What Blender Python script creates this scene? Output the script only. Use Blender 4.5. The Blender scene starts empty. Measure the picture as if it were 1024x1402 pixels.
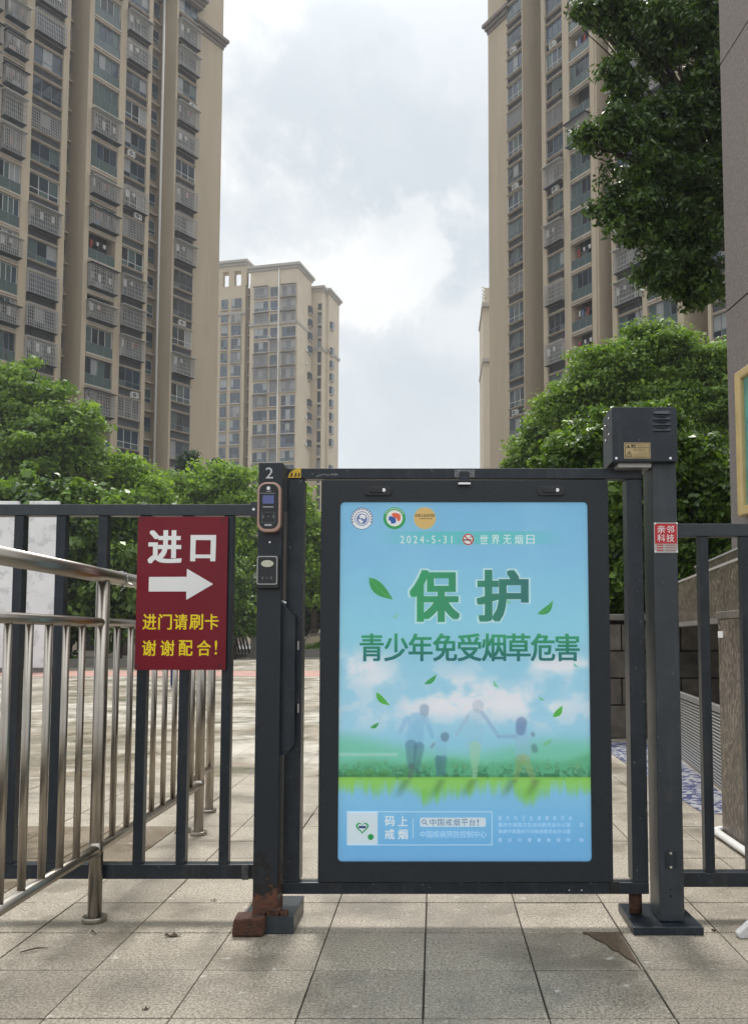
import bpy, math, random
import numpy as np
from mathutils import Vector, Matrix
R = math.radians
random.seed(7); rng = np.random.default_rng(7)
sc = bpy.context.scene
COL = sc.collection

# ------------------------------------------------------------------ camera
CAM_H, FPX, CU, CV, PITCH = 1.2, 1180.0, 595.0, 794.0, R(3.93)
cam_d = bpy.data.cameras.new('camera'); cam = bpy.data.objects.new('camera', cam_d); COL.objects.link(cam)
cam.location = (0, 0, CAM_H); cam.rotation_euler = (R(90) + PITCH, 0, 0)
cam_d.sensor_fit = 'HORIZONTAL'; cam_d.sensor_width = 36; cam_d.lens = FPX / 1024 * 36
cam_d.shift_x = (512 - CU) / 1024; cam_d.shift_y = (CV - 701) / 1024
cam_d.clip_start = 0.05; cam_d.clip_end = 3000
sc.camera = cam

# ------------------------------------------------------------------ exposure, world, sun
sc.view_settings.view_transform = 'Standard'; sc.view_settings.look = 'None'
sc.view_settings.gamma = 1; sc.view_settings.exposure = 0.56; sc.view_settings.use_curve_mapping = False
SUN_EL, SUN_AZ = R(62), R(-4)          # azimuth measured from +Y towards +X

CP, SP = math.cos(PITCH), math.sin(PITCH)
def ray(u, v):
    dx, dy = (u - CU) / FPX, (CV - v) / FPX
    return (dx, CP - dy * SP, SP + dy * CP)
def P(u, v, Y):
    """point of the place seen at photo pixel (u, v), Y metres in front of the camera"""
    d = ray(u, v); t = Y / d[1]
    return (d[0] * t, Y, CAM_H + d[2] * t)
def X(u, Y, v=875): return P(u, v, Y)[0]
def Z(v, Y): return P(CU, v, Y)[2]

world = bpy.data.worlds.new('World'); sc.world = world; world.use_nodes = True
nt = world.node_tree; nt.nodes.clear()
def N(t, typ, **kw):
    n = t.nodes.new(typ)
    for k, v in kw.items(): setattr(n, k, v)
    return n
def L(t, a, b): t.links.new(a, b)
def M2(t, op, a, b=None, clamp=False):
    n = N(t, 'ShaderNodeMath', operation=op); n.use_clamp = clamp
    for i, x in enumerate((a, b)):
        if x is None: continue
        if isinstance(x, (int, float)): n.inputs[i].default_value = x
        else: L(t, x, n.inputs[i])
    return n.outputs[0]
def MR(t, val, a, b, c=0.0, d=1.0, smooth=True):
    n = N(t, 'ShaderNodeMapRange', interpolation_type='SMOOTHSTEP' if smooth else 'LINEAR')
    L(t, val, n.inputs[0])
    for i, x in enumerate((a, b, c, d)): n.inputs[1 + i].default_value = x
    return n.outputs[0]
def MIX(t, fac, a, b, bt='MIX'):
    n = N(t, 'ShaderNodeMix', data_type='RGBA', blend_type=bt)
    if isinstance(fac, (int, float)): n.inputs[0].default_value = fac
    else: L(t, fac, n.inputs[0])
    for i, x in ((6, a), (7, b)):
        if isinstance(x, tuple): n.inputs[i].default_value = (*x[:3], 1)
        else: L(t, x, n.inputs[i])
    return n.outputs[2]
tc = N(nt, 'ShaderNodeTexCoord'); dirv = tc.outputs['Generated']
sky = N(nt, 'ShaderNodeTexSky', sky_type='NISHITA'); sky.sun_disc = False
sky.sun_elevation = SUN_EL; sky.sun_rotation = SUN_AZ; sky.air_density = 1.2; sky.dust_density = 2.0
nz = N(nt, 'ShaderNodeTexNoise'); nz.inputs['Scale'].default_value = 4.2; nz.inputs['Detail'].default_value = 7; nz.inputs['Roughness'].default_value = .6
L(nt, dirv, nz.inputs['Vector'])
vs = N(nt, 'ShaderNodeVectorMath', operation='SUBTRACT'); L(nt, nz.outputs['Color'], vs.inputs[0]); vs.inputs[1].default_value = (.5, .5, .5)
vm = N(nt, 'ShaderNodeVectorMath', operation='SCALE'); L(nt, vs.outputs[0], vm.inputs[0]); vm.inputs['Scale'].default_value = .5
va = N(nt, 'ShaderNodeVectorMath', operation='ADD'); L(nt, dirv, va.inputs[0]); L(nt, vm.outputs[0], va.inputs[1])
def blob(u, v, r, w=1.0, soft=.5):
    d = Vector(ray(u, v)).normalized()
    n = N(nt, 'ShaderNodeVectorMath', operation='DISTANCE'); L(nt, va.outputs[0], n.inputs[0]); n.inputs[1].default_value = d
    return MR(nt, n.outputs['Value'], r * soft, r, w, 0.0)
n2 = N(nt, 'ShaderNodeTexNoise'); n2.inputs['Scale'].default_value = 2.1; n2.inputs['Detail'].default_value = 9; n2.inputs['Roughness'].default_value = .6
L(nt, va.outputs[0], n2.inputs['Vector'])
base = MR(nt, n2.outputs['Fac'], .3, .72, .38, .85)
blue = M2(nt, 'MAXIMUM', blob(490, 200, .24, .62, .2), blob(590, 70, .20, .42, .2))
blue = M2(nt, 'MAXIMUM', blue, blob(630, 290, .13, .55, .35)); blue = M2(nt, 'MAXIMUM', blue, blob(590, 600, .20, .32, .2))
white = M2(nt, 'MAXIMUM', blob(330, 150, .10, .6, .3), blob(500, 372, .105, .62, .62))
white = M2(nt, 'MAXIMUM', white, blob(450, 0, .07, .45, .4)); white = M2(nt, 'MAXIMUM', white, blob(600, 395, .07, .4, .5))
t_ = M2(nt, 'ADD', M2(nt, 'SUBTRACT', base, blue), white, clamp=True)
grey = MIX(nt, t_, (4.55, 4.95, 5.2), (6.75, 6.85, 6.9))
# an overcast sky brightens steadily towards the zenith
sz = N(nt, 'ShaderNodeSeparateXYZ'); L(nt, dirv, sz.inputs[0])
zen = N(nt, 'ShaderNodeVectorMath', operation='SCALE'); L(nt, grey, zen.inputs[0]); L(nt, MR(nt, sz.outputs[2], .5, 1, 1., 2.5, True), zen.inputs['Scale']); grey = zen.outputs[0]
tm = M2(nt, 'MULTIPLY', M2(nt, 'SUBTRACT', 1.0, t_), .12)
skyc = MIX(nt, tm, grey, sky.outputs[0])
bg = N(nt, 'ShaderNodeBackground'); bg.inputs['Strength'].default_value = .1
L(nt, skyc, bg.inputs['Color']); wo = N(nt, 'ShaderNodeOutputWorld'); L(nt, bg.outputs[0], wo.inputs[0])

sun_d = bpy.data.lights.new('sun', 'SUN'); sun = bpy.data.objects.new('sun', sun_d); COL.objects.link(sun)
sun_d.energy = 2.3; sun_d.angle = R(13); sun_d.color = (1, .96, .9)
sd = Vector((math.sin(SUN_AZ) * math.cos(SUN_EL), math.cos(SUN_AZ) * math.cos(SUN_EL), math.sin(SUN_EL)))
sun.rotation_euler = sd.to_track_quat('Z', 'Y').to_euler()

# ------------------------------------------------------------------ materials
MATS = {}
def mat(name, col, rough=.6, metal=0., nscale=None, namt=.15, bump=0., bscale=None, coat=0., spec=.5, coord='Position', stretch=None, rand=0., stain=None, col2=None, n_detail=6):
    m = bpy.data.materials.new(name); m.use_nodes = True; t = m.node_tree; MATS[name] = m
    b = t.nodes['Principled BSDF']
    b.inputs['Base Color'].default_value = (*col, 1); b.inputs['Roughness'].default_value = rough
    b.inputs['Metallic'].default_value = metal; b.inputs['Coat Weight'].default_value = coat
    b.inputs['Specular IOR Level'].default_value = spec
    if coord == 'Position':
        vec = N(t, 'ShaderNodeNewGeometry').outputs['Position']
    else:
        vec = N(t, 'ShaderNodeTexCoord').outputs[coord]
    if stretch:
        mp = N(t, 'ShaderNodeMapping'); mp.inputs['Scale'].default_value = stretch; L(t, vec, mp.inputs[0]); vec = mp.outputs[0]
    c = None
    if nscale:
        n = N(t, 'ShaderNodeTexNoise'); n.inputs['Scale'].default_value = nscale; n.inputs['Detail'].default_value = n_detail
        n.inputs['Roughness'].default_value = .62
        L(t, vec, n.inputs['Vector'])
        f = MR(t, n.outputs['Fac'], .3, .7, 0, 1, False)
        if col2 is None:
            lo = tuple(x * (1 - namt) for x in col); hi = tuple(min(1, x * (1 + namt)) for x in col)
        else: lo, hi = col, col2
        c = MIX(t, f, lo, hi)
    if stain:
        n = N(t, 'ShaderNodeTexNoise'); n.inputs['Scale'].default_value = stain[0]; n.inputs['Detail'].default_value = 8; n.inputs['Roughness'].default_value = .65
        L(t, vec, n.inputs['Vector'])
        f = MR(t, n.outputs['Fac'], stain[1], stain[2], 0, stain[4])
        c = MIX(t, f, c if c is not None else col, stain[3])
        rr = MR(t, f, 0, 1, rough, max(.05, rough * stain[5]) if len(stain) > 5 else rough)
        L(t, rr, b.inputs['Roughness'])
    if rand:
        oi = N(t, 'ShaderNodeObjectInfo')
        k = MR(t, oi.outputs['Random'], 0, 1, 1 - rand, 1 + rand, False)
        mm = N(t, 'ShaderNodeVectorMath', operation='SCALE'); 
        if c is None: mm.inputs[0].default_value = col
        else: L(t, c, mm.inputs[0])
        L(t, k, mm.inputs['Scale']); c = mm.outputs[0]
    if c is not None: L(t, c, b.inputs['Base Color'])
    if bump:
        n = N(t, 'ShaderNodeTexNoise'); n.inputs['Scale'].default_value = bscale or (nscale or 50) * 2; n.inputs['Detail'].default_value = 4
        L(t, vec, n.inputs['Vector'])
        bp = N(t, 'ShaderNodeBump'); bp.inputs['Strength'].default_value = bump; bp.inputs['Distance'].default_value = .01
        L(t, n.outputs['Fac'], bp.inputs['Height']); L(t, bp.outputs[0], b.inputs['Normal'])
    return m
def s2l(r, g, b):
    f = lambda x: (x / 255 / 12.92) if x / 255 <= .04045 else ((x / 255 + .055) / 1.055) ** 2.4
    return (f(r), f(g), f(b))

paint = mat('dark_powder_coat', (.0105, .017, .026), .33, nscale=14, namt=.3, bump=.10, bscale=260, spec=.45, stain=(7, .5, .8, (.045, .047, .048), .5))
paint_rust = mat('dark_paint_rusting_at_foot', (.0125, .0175, .025), .38, bump=.12, bscale=200, spec=.45)
def rust_at_foot(m):
    t = m.node_tree; b = t.nodes['Principled BSDF']; g = N(t, 'ShaderNodeNewGeometry').outputs['Position']; sp = N(t, 'ShaderNodeSeparateXYZ'); L(t, g, sp.inputs[0])
    n = N(t, 'ShaderNodeTexNoise'); n.inputs['Scale'].default_value = 20; n.inputs['Detail'].default_value = 7; n.inputs['Roughness'].default_value = .65; L(t, g, n.inputs['Vector'])
    h = MR(t, sp.outputs[2], .06, .38, .26, -.12, False); f = MR(t, M2(t, 'ADD', n.outputs['Fac'], h), .60, .68, 0, 1)
    k = MR(t, M2(t, 'ADD', n.outputs['Fac'], h), .5, .56, 0, 1)
    c = MIX(t, k, (.0125, .0175, .025), (.008, .008, .009)); n2 = N(t, 'ShaderNodeTexNoise'); n2.inputs['Scale'].default_value = 70; L(t, g, n2.inputs['Vector'])
    c = MIX(t, f, c, MIX(t, n2.outputs['Fac'], (.045, .022, .015), (.17, .07, .04))); L(t, c, b.inputs['Base Color']); L(t, MR(t, f, 0, 1, .35, .85), b.inputs['Roughness'])
rust_at_foot(paint_rust)
def chips(m, sc_=55, th=.70):
    t = m.node_tree; b = t.nodes['Principled BSDF']; g = N(t, 'ShaderNodeNewGeometry').outputs['Position']; src = b.inputs['Base Color'].links[0].from_socket
    n = N(t, 'ShaderNodeTexNoise'); n.inputs['Scale'].default_value = sc_; n.inputs['Detail'].default_value = 3; L(t, g, n.inputs['Vector'])
    w = N(t, 'ShaderNodeMapping'); w.inputs['Scale'].default_value = (1, 1, .08); L(t, g, w.inputs[0]); n2 = N(t, 'ShaderNodeTexNoise'); n2.inputs['Scale'].default_value = 30; n2.inputs['Detail'].default_value = 5; L(t, w.outputs[0], n2.inputs['Vector'])
    c = MIX(t, MR(t, n2.outputs['Fac'], .52, .75, 0, .3), src, (.07, .07, .065)); c = MIX(t, MR(t, n.outputs['Fac'], th, th + .02, 0, .8), c, (.15, .15, .145)); L(t, c, b.inputs['Base Color'])
chips(paint)
case_m = mat('grainy_black_case', (.0085, .0135, .020), .42, nscale=150, namt=.6, bump=.4, bscale=380)
paint_l = mat('slate_powder_coat', (.027, .035, .044), .33, nscale=10, namt=.2, bump=.1, bscale=260, stain=(8, .52, .8, (.07, .072, .072), .5))
rust = mat('rusted_iron', (.10, .038, .02), .85, nscale=34, col2=(.028, .014, .011), bump=.7, bscale=90)
steel = mat('brushed_stainless', (.39, .355, .31), .3, metal=1., nscale=5, namt=.12, stretch=(1, 1, 1), stain=(14, .5, .8, (.30, .25, .20), .5, 1.6))
chrome = mat('zinc_screw', (.75, .75, .75), .25, metal=1.)
blackp = mat('black_plastic', (.012, .012, .014), .3)
blackgl = mat('black_glass', (.006, .007, .009), .07)
copper = mat('rose_copper_rim', (.42, .27, .22), .35, metal=.7)
silver = mat('silver_rim', (.4, .4, .38), .3, metal=.8)
white_p = mat('white_print', (.88, .88, .87), .5)
white_dim = mat('white_small_print', (.62, .74, .80), .5)
cream_btn = mat('cream_button', (.55, .55, .42), .4)
screen_m = mat('blue_screen', (.10, .12, .30), .2)
red_sign = mat('crimson_sign_sheet', (.185, .002, .014), .3, nscale=3, namt=.12, stain=(5, .55, .8, (.19, .008, .03), .5), coat=.05, spec=.35)
yellow_p = mat('yellow_print', (.95, .72, .015), .5)
gold_l = mat('gold_label', (.46, .35, .17), .4)
dark_p = mat('dark_print', (.03, .025, .02), .5)
red_l = mat('red_label', (.50, .02, .03), .4)
alu_l = mat('aluminium_label', (.42, .40, .38), .35, metal=.5)
yellow_st = mat('yellow_sticker', (.70, .45, .03), .5, nscale=60, namt=.2)

chips(paint_l, 45, .72)
facade = mat('beige_facade_render', (.47, .39, .288), .85, nscale=.6, namt=.07, bump=.1, bscale=6, stretch=(1, 1, .13), stain=(.7, .5, .75, (.36, .30, .225), .6))
facade_d = mat('taupe_facade_render', (.36, .30, .235), .85, nscale=.3, namt=.08, stain=(.1, .5, .75, (.26, .22, .18), .6))
band_m = mat('cream_ledge', (.46, .40, .33), .8, nscale=1.5, namt=.12)
trim_m = mat('brown_grey_cornice', (.20, .17, .155), .8, nscale=1, namt=.1)
glassA = mat('blue_window_glass', (.03, .05, .075), .09, rand=.5, spec=.8)
glassB = mat('dark_window_glass', (.02, .027, .035), .08, spec=.7)
glassC = mat('teal_window_glass', (.085, .12, .12), .12, spec=.7)
curtain = mat('pale_curtain_glass', (.30, .31, .31), .2, nscale=8, namt=.3, stretch=(8, 8, .2))
frame_m = mat('grey_aluminium_frame', (.16, .18, .21), .5)
frame_w = mat('white_aluminium_frame', (.55, .55, .53), .5)
inside_m = mat('dim_interior', (.05, .045, .04), .9)
louv_m = mat('louvre_grey', (.14, .145, .155), .6)
cage_m = mat('galvanised_cage', (.46, .44, .42), .6)
roofsheet = mat('rain_sheet_white', (.60, .60, .58), .5)
roofsheet_d = mat('rain_sheet_dark', (.045, .05, .06), .5)
ac_m = mat('ac_unit_white', (.60, .60, .57), .5)
pipe_m = mat('white_downpipe', (.72, .71, .68), .5)
cloth_ms = [mat('cloth_' + n, c, .9) for n, c in (('white', (.7, .7, .7)), ('grey', (.3, .3, .32)), ('pink', (.45, .3, .3)), ('blue', (.14, .18, .3)), ('dark', (.05, .05, .06)), ('red', (.4, .06, .06)))]
facade_far = mat('pale_beige_facade', (.52, .44, .325), .85, nscale=.3, namt=.07)
facade_far2 = mat('sand_facade', (.46, .38, .265), .85, nscale=.3, namt=.07)
stucco = mat('grey_brown_roughcast', (.20, .175, .165), .9, nscale=30, namt=.22, bump=.9, bscale=45)
gold_fr = mat('yellow_gold_frame', (.56, .42, .19), .35, nscale=4, namt=.12)
teal_p = mat('teal_sign_print', (.10, .30, .27), .35, nscale=6, namt=.3)
stone_b = mat('weathered_stone_block', (.13, .115, .095), .85, nscale=5, namt=.35, bump=.5, bscale=40, rand=.15, stain=(3, .5, .7, (.07, .06, .05), .7))
curb_m = mat('grey_kerb_stone', (.17, .16, .145), .85, nscale=4, namt=.25, bump=.4, bscale=30)
white_pl = mat('white_plastic', (.72, .72, .70), .35, nscale=10, namt=.06)
grey_pl = mat('scuffed_grey_white_plastic', (.52, .52, .52), .5, nscale=20, namt=.15)
alu = mat('aluminium_slats', (.55, .54, .52), .4, metal=.5)
bark = mat('tree_bark', (.09, .07, .055), .9, nscale=18, namt=.35, bump=.8, bscale=40)
bark_d = mat('dark_bark', (.035, .028, .022), .9, nscale=18, namt=.3)
marble = mat('white_marble_board', (.74, .76, .77), .3, nscale=1.2, namt=.06, stain=(2.2, .52, .62, (.45, .46, .48), .55))
soil = mat('soil', (.07, .055, .04), .95, nscale=3, namt=.3)
leafdry = mat('dry_leaf', (.06, .035, .02), .8)

# granite (speckled brown slab)
def granite():
    m = bpy.data.materials.new('speckled_brown_granite'); m.use_nodes = True; t = m.node_tree; b = t.nodes['Principled BSDF']
    g = N(t, 'ShaderNodeNewGeometry').outputs['Position']
    mp = N(t, 'ShaderNodeMapping'); mp.inputs['Scale'].default_value = (1, 1, .55); L(t, g, mp.inputs[0])
    v = N(t, 'ShaderNodeTexVoronoi'); v.inputs['Scale'].default_value = 62; L(t, mp.outputs[0], v.inputs['Vector'])
    n = N(t, 'ShaderNodeTexNoise'); n.inputs['Scale'].default_value = 3; n.inputs['Detail'].default_value = 6; L(t, g, n.inputs['Vector'])
    r = N(t, 'ShaderNodeValToRGB'); sx = N(t, 'ShaderNodeSeparateColor'); L(t, v.outputs['Color'], sx.inputs[0]); L(t, sx.outputs[0], r.inputs[0])
    e = r.color_ramp.elements; e[0].color = (.035, .03, .025, 1); e[1].color = (.30, .24, .19, 1); e[1].position = .95
    x = e.new(.4); x.color = (.09, .07, .055, 1); x = e.new(.7); x.color = (.17, .13, .10, 1)
    c = MIX(t, MR(t, n.outputs['Fac'], .35, .7, 0, .45), r.outputs[0], (.07, .06, .05))
    L(t, c, b.inputs['Base Color']); b.inputs['Roughness'].default_value = .35
    return m
granite_m = granite()

# paving tile: world-position speckle and stains, each tile its own shade
def tile_mat(name, c_lo, c_hi, wet=.0, joints=False):
    m = bpy.data.materials.new(name); m.use_nodes = True; t = m.node_tree; b = t.nodes['Principled BSDF']
    g = N(t, 'ShaderNodeNewGeometry').outputs['Position']
    n = N(t, 'ShaderNodeTexNoise'); n.inputs['Scale'].default_value = 95; n.inputs['Detail'].default_value = 7; n.inputs['Roughness'].default_value = .85; L(t, g, n.inputs['Vector'])
    c = MIX(t, MR(t, n.outputs['Fac'], .41, .59), tuple(x * .8 for x in c_lo), tuple(x * 1.08 for x in c_hi))
    n2 = N(t, 'ShaderNodeTexNoise'); n2.inputs['Scale'].default_value = 1.7; n2.inputs['Detail'].default_value = 9; n2.inputs['Roughness'].default_value = .68; L(t, g, n2.inputs['Vector'])
    c = MIX(t, MR(t, n2.outputs['Fac'], .43, .68, 0, .6), c, tuple(x * .5 for x in c_lo))
    n3 = N(t, 'ShaderNodeTexNoise'); n3.inputs['Scale'].default_value = 16; n3.inputs['Detail'].default_value = 6; L(t, g, n3.inputs['Vector'])
    c = MIX(t, MR(t, n3.outputs['Fac'], .64, .74, 0, .5), c, (.62, .60, .56))
    oi = N(t, 'ShaderNodeObjectInfo'); mm = N(t, 'ShaderNodeVectorMath', operation='SCALE'); L(t, c, mm.inputs[0])
    L(t, MR(t, oi.outputs['Random'], 0, 1, .90, 1.09, False), mm.inputs['Scale']); c = mm.outputs[0]
    if joints:
        sp = N(t, 'ShaderNodeSeparateXYZ'); L(t, g, sp.inputs[0])
        def jt(o, off, w):
            a = M2(t, 'FRACT', M2(t, 'DIVIDE', M2(t, 'ADD', o, off), .4))
            a = M2(t, 'ABSOLUTE', M2(t, 'SUBTRACT', a, .5)); return MR(t, a, .5 - w, .5 - w * .5, 0, 1)
        j = M2(t, 'MAXIMUM', jt(sp.outputs[0], .037 + 40, .012), jt(sp.outputs[1], -2.82 + 40, .012))
        n4 = N(t, 'ShaderNodeTexNoise'); n4.inputs['Scale'].default_value = .34; n4.inputs['Detail'].default_value = 8; n4.inputs['Roughness'].default_value = .7; L(t, g, n4.inputs['Vector'])
        c = MIX(t, MR(t, n4.outputs['Fac'], .44, .55, 0, .8), c, (.19, .15, .095))
        n5 = N(t, 'ShaderNodeTexNoise'); n5.inputs['Scale'].default_value = .7; n5.inputs['Detail'].default_value = 9; n5.inputs['Roughness'].default_value = .7; L(t, g, n5.inputs['Vector'])
        c = MIX(t, MR(t, n5.outputs['Fac'], .50, .60, 0, .85), c, (.12, .11, .075))
        c = MIX(t, M2(t, 'MULTIPLY', j, .6), c, (.06, .055, .05))
    L(t, c, b.inputs['Base Color'])
    n6 = MR(t, n2.outputs['Fac'], .42, .62, .60, .38 - wet * 1.3, False); L(t, n6, b.inputs['Roughness'])
    bp = N(t, 'ShaderNodeBump'); bp.inputs['Strength'].default_value = .25; bp.inputs['Distance'].default_value = .004; L(t, n.outputs['Fac'], bp.inputs['Height']); L(t, bp.outputs[0], b.inputs['Normal'])
    return m
tileA = tile_mat('grey_beige_paving', (.19, .162, .122), (.43, .38, .305))
tileB = tile_mat('shadow_toned_paving', (.165, .142, .11), (.39, .345, .28), .10)  # darker copy of the paving, the gate's soft shadow put into its colour
tileC = tile_mat('brown_damp_paving', (.10, .072, .042), (.22, .17, .11), .12)
tileF = tile_mat('plaza_paving_far', (.33, .30, .25), (.50, .46, .39), .12, True)
redstripe = mat('red_paving', (.36, .20, .165), .7, nscale=2, namt=.2)
damp = mat('dark_damp_stain', (.05, .034, .022), .5, nscale=95, col2=(.15, .105, .065), bump=.3)
mortar = mat('dark_joint', (.035, .032, .028), .95)
grnd = mat('ground_asphalt', (.16, .155, .145), .9, nscale=.2, namt=.2)

def mat_mosaic():
    m = bpy.data.materials.new('blue_white_mosaic'); m.use_nodes = True; t = m.node_tree; b = t.nodes['Principled BSDF']
    g = N(t, 'ShaderNodeNewGeometry').outputs['Position']
    v = N(t, 'ShaderNodeTexVoronoi'); v.inputs['Scale'].default_value = 24; L(t, g, v.inputs['Vector'])
    sx = N(t, 'ShaderNodeSeparateColor'); L(t, v.outputs['Color'], sx.inputs[0])
    c = MIX(t, MR(t, sx.outputs[0], .42, .52), (.03, .038, .12), (.30, .30, .32))
    L(t, c, b.inputs['Base Color']); b.inputs['Roughness'].default_value = .5
    return m
mosaic = mat_mosaic()

def leaf_mat(name, lo, hi, rough=.42, transl=.3, spec=.5):
    m = bpy.data.materials.new(name); m.use_nodes = True; t = m.node_tree; b = t.nodes['Principled BSDF']
    a = N(t, 'ShaderNodeAttribute', attribute_name='tint')
    c = MIX(t, a.outputs['Fac'], lo, hi); L(t, c, b.inputs['Base Color']); b.inputs['Roughness'].default_value = rough
    b.inputs['Specular IOR Level'].default_value = spec
    tr = N(t, 'ShaderNodeBsdfTranslucent'); sc_ = N(t, 'ShaderNodeVectorMath', operation='MULTIPLY'); L(t, c, sc_.inputs[0]); sc_.inputs[1].default_value = (1.5, 1.5, .7)
    L(t, sc_.outputs[0], tr.inputs[0])
    mx = N(t, 'ShaderNodeMixShader'); mx.inputs[0].default_value = transl; L(t, b.outputs[0], mx.inputs[1]); L(t, tr.outputs[0], mx.inputs[2])
    L(t, mx.outputs[0], t.nodes['Material Output'].inputs[0])
    return m
leaf_light = leaf_mat('fresh_green_leaves', (.09, .18, .022), (.30, .45, .06), .6, .42)
leaf_mid = leaf_mat('mid_green_leaves', (.055, .12, .022), (.235, .36, .06), .6, .4)
leaf_dark = leaf_mat('dark_glossy_leaves', (.014, .038, .012), (.105, .19, .032), .36, .28, .5)
leaf_shrub = leaf_mat('osmanthus_leaves', (.022, .056, .015), (.19, .32, .045), .40, .32, .5)
leaf_conifer = leaf_mat('conifer_needles', (.02, .05, .022), (.05, .10, .035), .6, .1)

# ------------------------------------------------------------------ mesh helpers
class MB:
    def __init__(s): s.v = []; s.f = []; s.mi = []; s.mats = []; s.sm = []
    def _m(s, m):
        if m is None: return 0
        if m not in s.mats: s.mats.append(m)
        return s.mats.index(m)
    def face(s, pts, m=None, smooth=False):
        n = len(s.v); s.v += [tuple(p) for p in pts]; s.f.append(tuple(range(n, n + len(pts)))); s.mi.append(s._m(m)); s.sm.append(smooth)
    def box(s, x0, x1, y0, y1, z0, z1, m=None):
        n = len(s.v)
        s.v += [(x0, y0, z0), (x1, y0, z0), (x1, y1, z0), (x0, y1, z0), (x0, y0, z1), (x1, y0, z1), (x1, y1, z1), (x0, y1, z1)]
        for q in ((0, 3, 2, 1), (4, 5, 6, 7), (0, 1, 5, 4), (1, 2, 6, 5), (2, 3, 7, 6), (3, 0, 4, 7)):
            s.f.append(tuple(n + i for i in q)); s.mi.append(s._m(m)); s.sm.append(False)
        return s
    def prism_y(s, poly, y0, y1, m=None):
        """extrude an (x, z) polygon along y"""
        n = len(s.v); k = len(poly); a = sum(poly[i][0] * poly[(i + 1) % k][1] - poly[(i + 1) % k][0] * poly[i][1] for i in range(k))
        if a < 0: poly = poly[::-1]
        s.v += [(x, y0, z) for x, z in poly] + [(x, y1, z) for x, z in poly]; mi = s._m(m)
        s.f.append(tuple(range(n, n + k))); s.f.append(tuple(range(n + 2 * k - 1, n + k - 1, -1))); s.mi += [mi, mi]; s.sm += [False, False]
        for i in range(k):
            j = (i + 1) % k; s.f.append((n + i, n + k + i, n + k + j, n + j)); s.mi.append(mi); s.sm.append(False)
        return s
    def prism_z(s, poly, z0, z1, m=None):
        n = len(s.v); k = len(poly); a = sum(poly[i][0] * poly[(i + 1) % k][1] - poly[(i + 1) % k][0] * poly[i][1] for i in range(k))
        if a < 0: poly = poly[::-1]
        s.v += [(x, y, z0) for x, y in poly] + [(x, y, z1) for x, y in poly]; mi = s._m(m)
        s.f.append(tuple(range(n + k - 1, n - 1, -1))); s.f.append(tuple(range(n + k, n + 2 * k))); s.mi += [mi, mi]; s.sm += [False, False]
        for i in range(k):
            j = (i + 1) % k; s.f.append((n + i, n + j, n + k + j, n + k + i)); s.mi.append(mi); s.sm.append(False)
        return s
    def tube(s, a, b, r0, r1=None, n=12, m=None, caps=True):
        r1 = r0 if r1 is None else r1
        a, b = Vector(a), Vector(b); d = (b - a).normalized()
        t = Vector((0, 0, 1)) if abs(d.z) < .9 else Vector((1, 0, 0)); u = d.cross(t).normalized(); w = d.cross(u)
        k = len(s.v); mi = s._m(m)
        for c, r in ((a, r0), (b, r1)):
            for i in range(n):
                an = 2 * math.pi * i / n; s.v.append(tuple(c + (u * math.cos(an) + w * math.sin(an)) * r))
        for i in range(n):
            j = (i + 1) % n; s.f.append((k + i, k + n + i, k + n + j, k + j)); s.mi.append(mi); s.sm.append(True)
        if caps:
            s.f.append(tuple(k + i for i in range(n))); s.f.append(tuple(k + n + i for i in range(n - 1, -1, -1))); s.mi += [mi, mi]; s.sm += [False, False]
        return s
    def path(s, pts, rs, n=8, m=None):
        for i in range(len(pts) - 1): s.tube(pts[i], pts[i + 1], rs[i], rs[i + 1], n, m)
        return s
    def mesh(s, name, m=None):
        me = bpy.data.meshes.new(name); me.from_pydata(s.v, [], s.f)
        ms = s.mats or [m]
        for x in ms: me.materials.append(x)
        me.polygons.foreach_set('material_index', s.mi); me.polygons.foreach_set('use_smooth', s.sm); me.update()
        return me
    def build(s, name, m=None, parent=None, bevel=0, off=None):
        if parent is not None and off is None: off = parent['_o'] if '_o' in parent.keys() else None
        if off is not None:
            ox, oy, oz = off; s.v = [(x - ox, y - oy, z - oz) for x, y, z in s.v]
        if m is not None and not s.mats: s.mats = [m]
        o = bpy.data.objects.new(name, s.mesh(name, m)); COL.objects.link(o)
        if parent is not None:
            o.parent = parent
            if '_o' in parent.keys(): o['_o'] = parent['_o']
        if bevel:
            b = o.modifiers.new('bevel', 'BEVEL'); b.width = bevel; b.segments = 2; b.limit_method = 'ANGLE'; b.angle_limit = R(40)
        return o
def inst(name, me, parent, loc=(0, 0, 0), label=None):
    o = bpy.data.objects.new(name, me); COL.objects.link(o); o.parent = parent; o.location = loc
    if label: o['label'] = label
    return o
def thing(name, label, cat, loc=(0, 0, 0), rz=0, group=None, local=False):
    o = bpy.data.objects.new(name, None); COL.objects.link(o); o.location = loc; o.rotation_euler = (0, 0, rz); o.empty_display_size = .2
    o['label'] = label; o['category'] = cat
    if group: o['group'] = group
    if not local: o['_o'] = list(loc)
    return o
def tag(o, label=None, cat=None, kind=None, group=None):
    if label: o['label'] = label
    if cat: o['category'] = cat
    if kind: o['kind'] = kind
    if group: o['group'] = group
    return o
def rrect(x0, x1, z0, z1, r, n=5):
    p = []
    for cx, cz, a0 in ((x1 - r, z1 - r, 0), (x0 + r, z1 - r, 90), (x0 + r, z0 + r, 180), (x1 - r, z0 + r, 270)):
        for i in range(n + 1):
            a = R(a0 + 90 * i / n); p.append((cx + r * math.cos(a), cz + r * math.sin(a)))
    return p
def circle(cx, cz, r, n=24, rx=None): return [(cx + (rx or r) * math.cos(2 * math.pi * i / n), cz + r * math.sin(2 * math.pi * i / n)) for i in range(n)]
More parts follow.
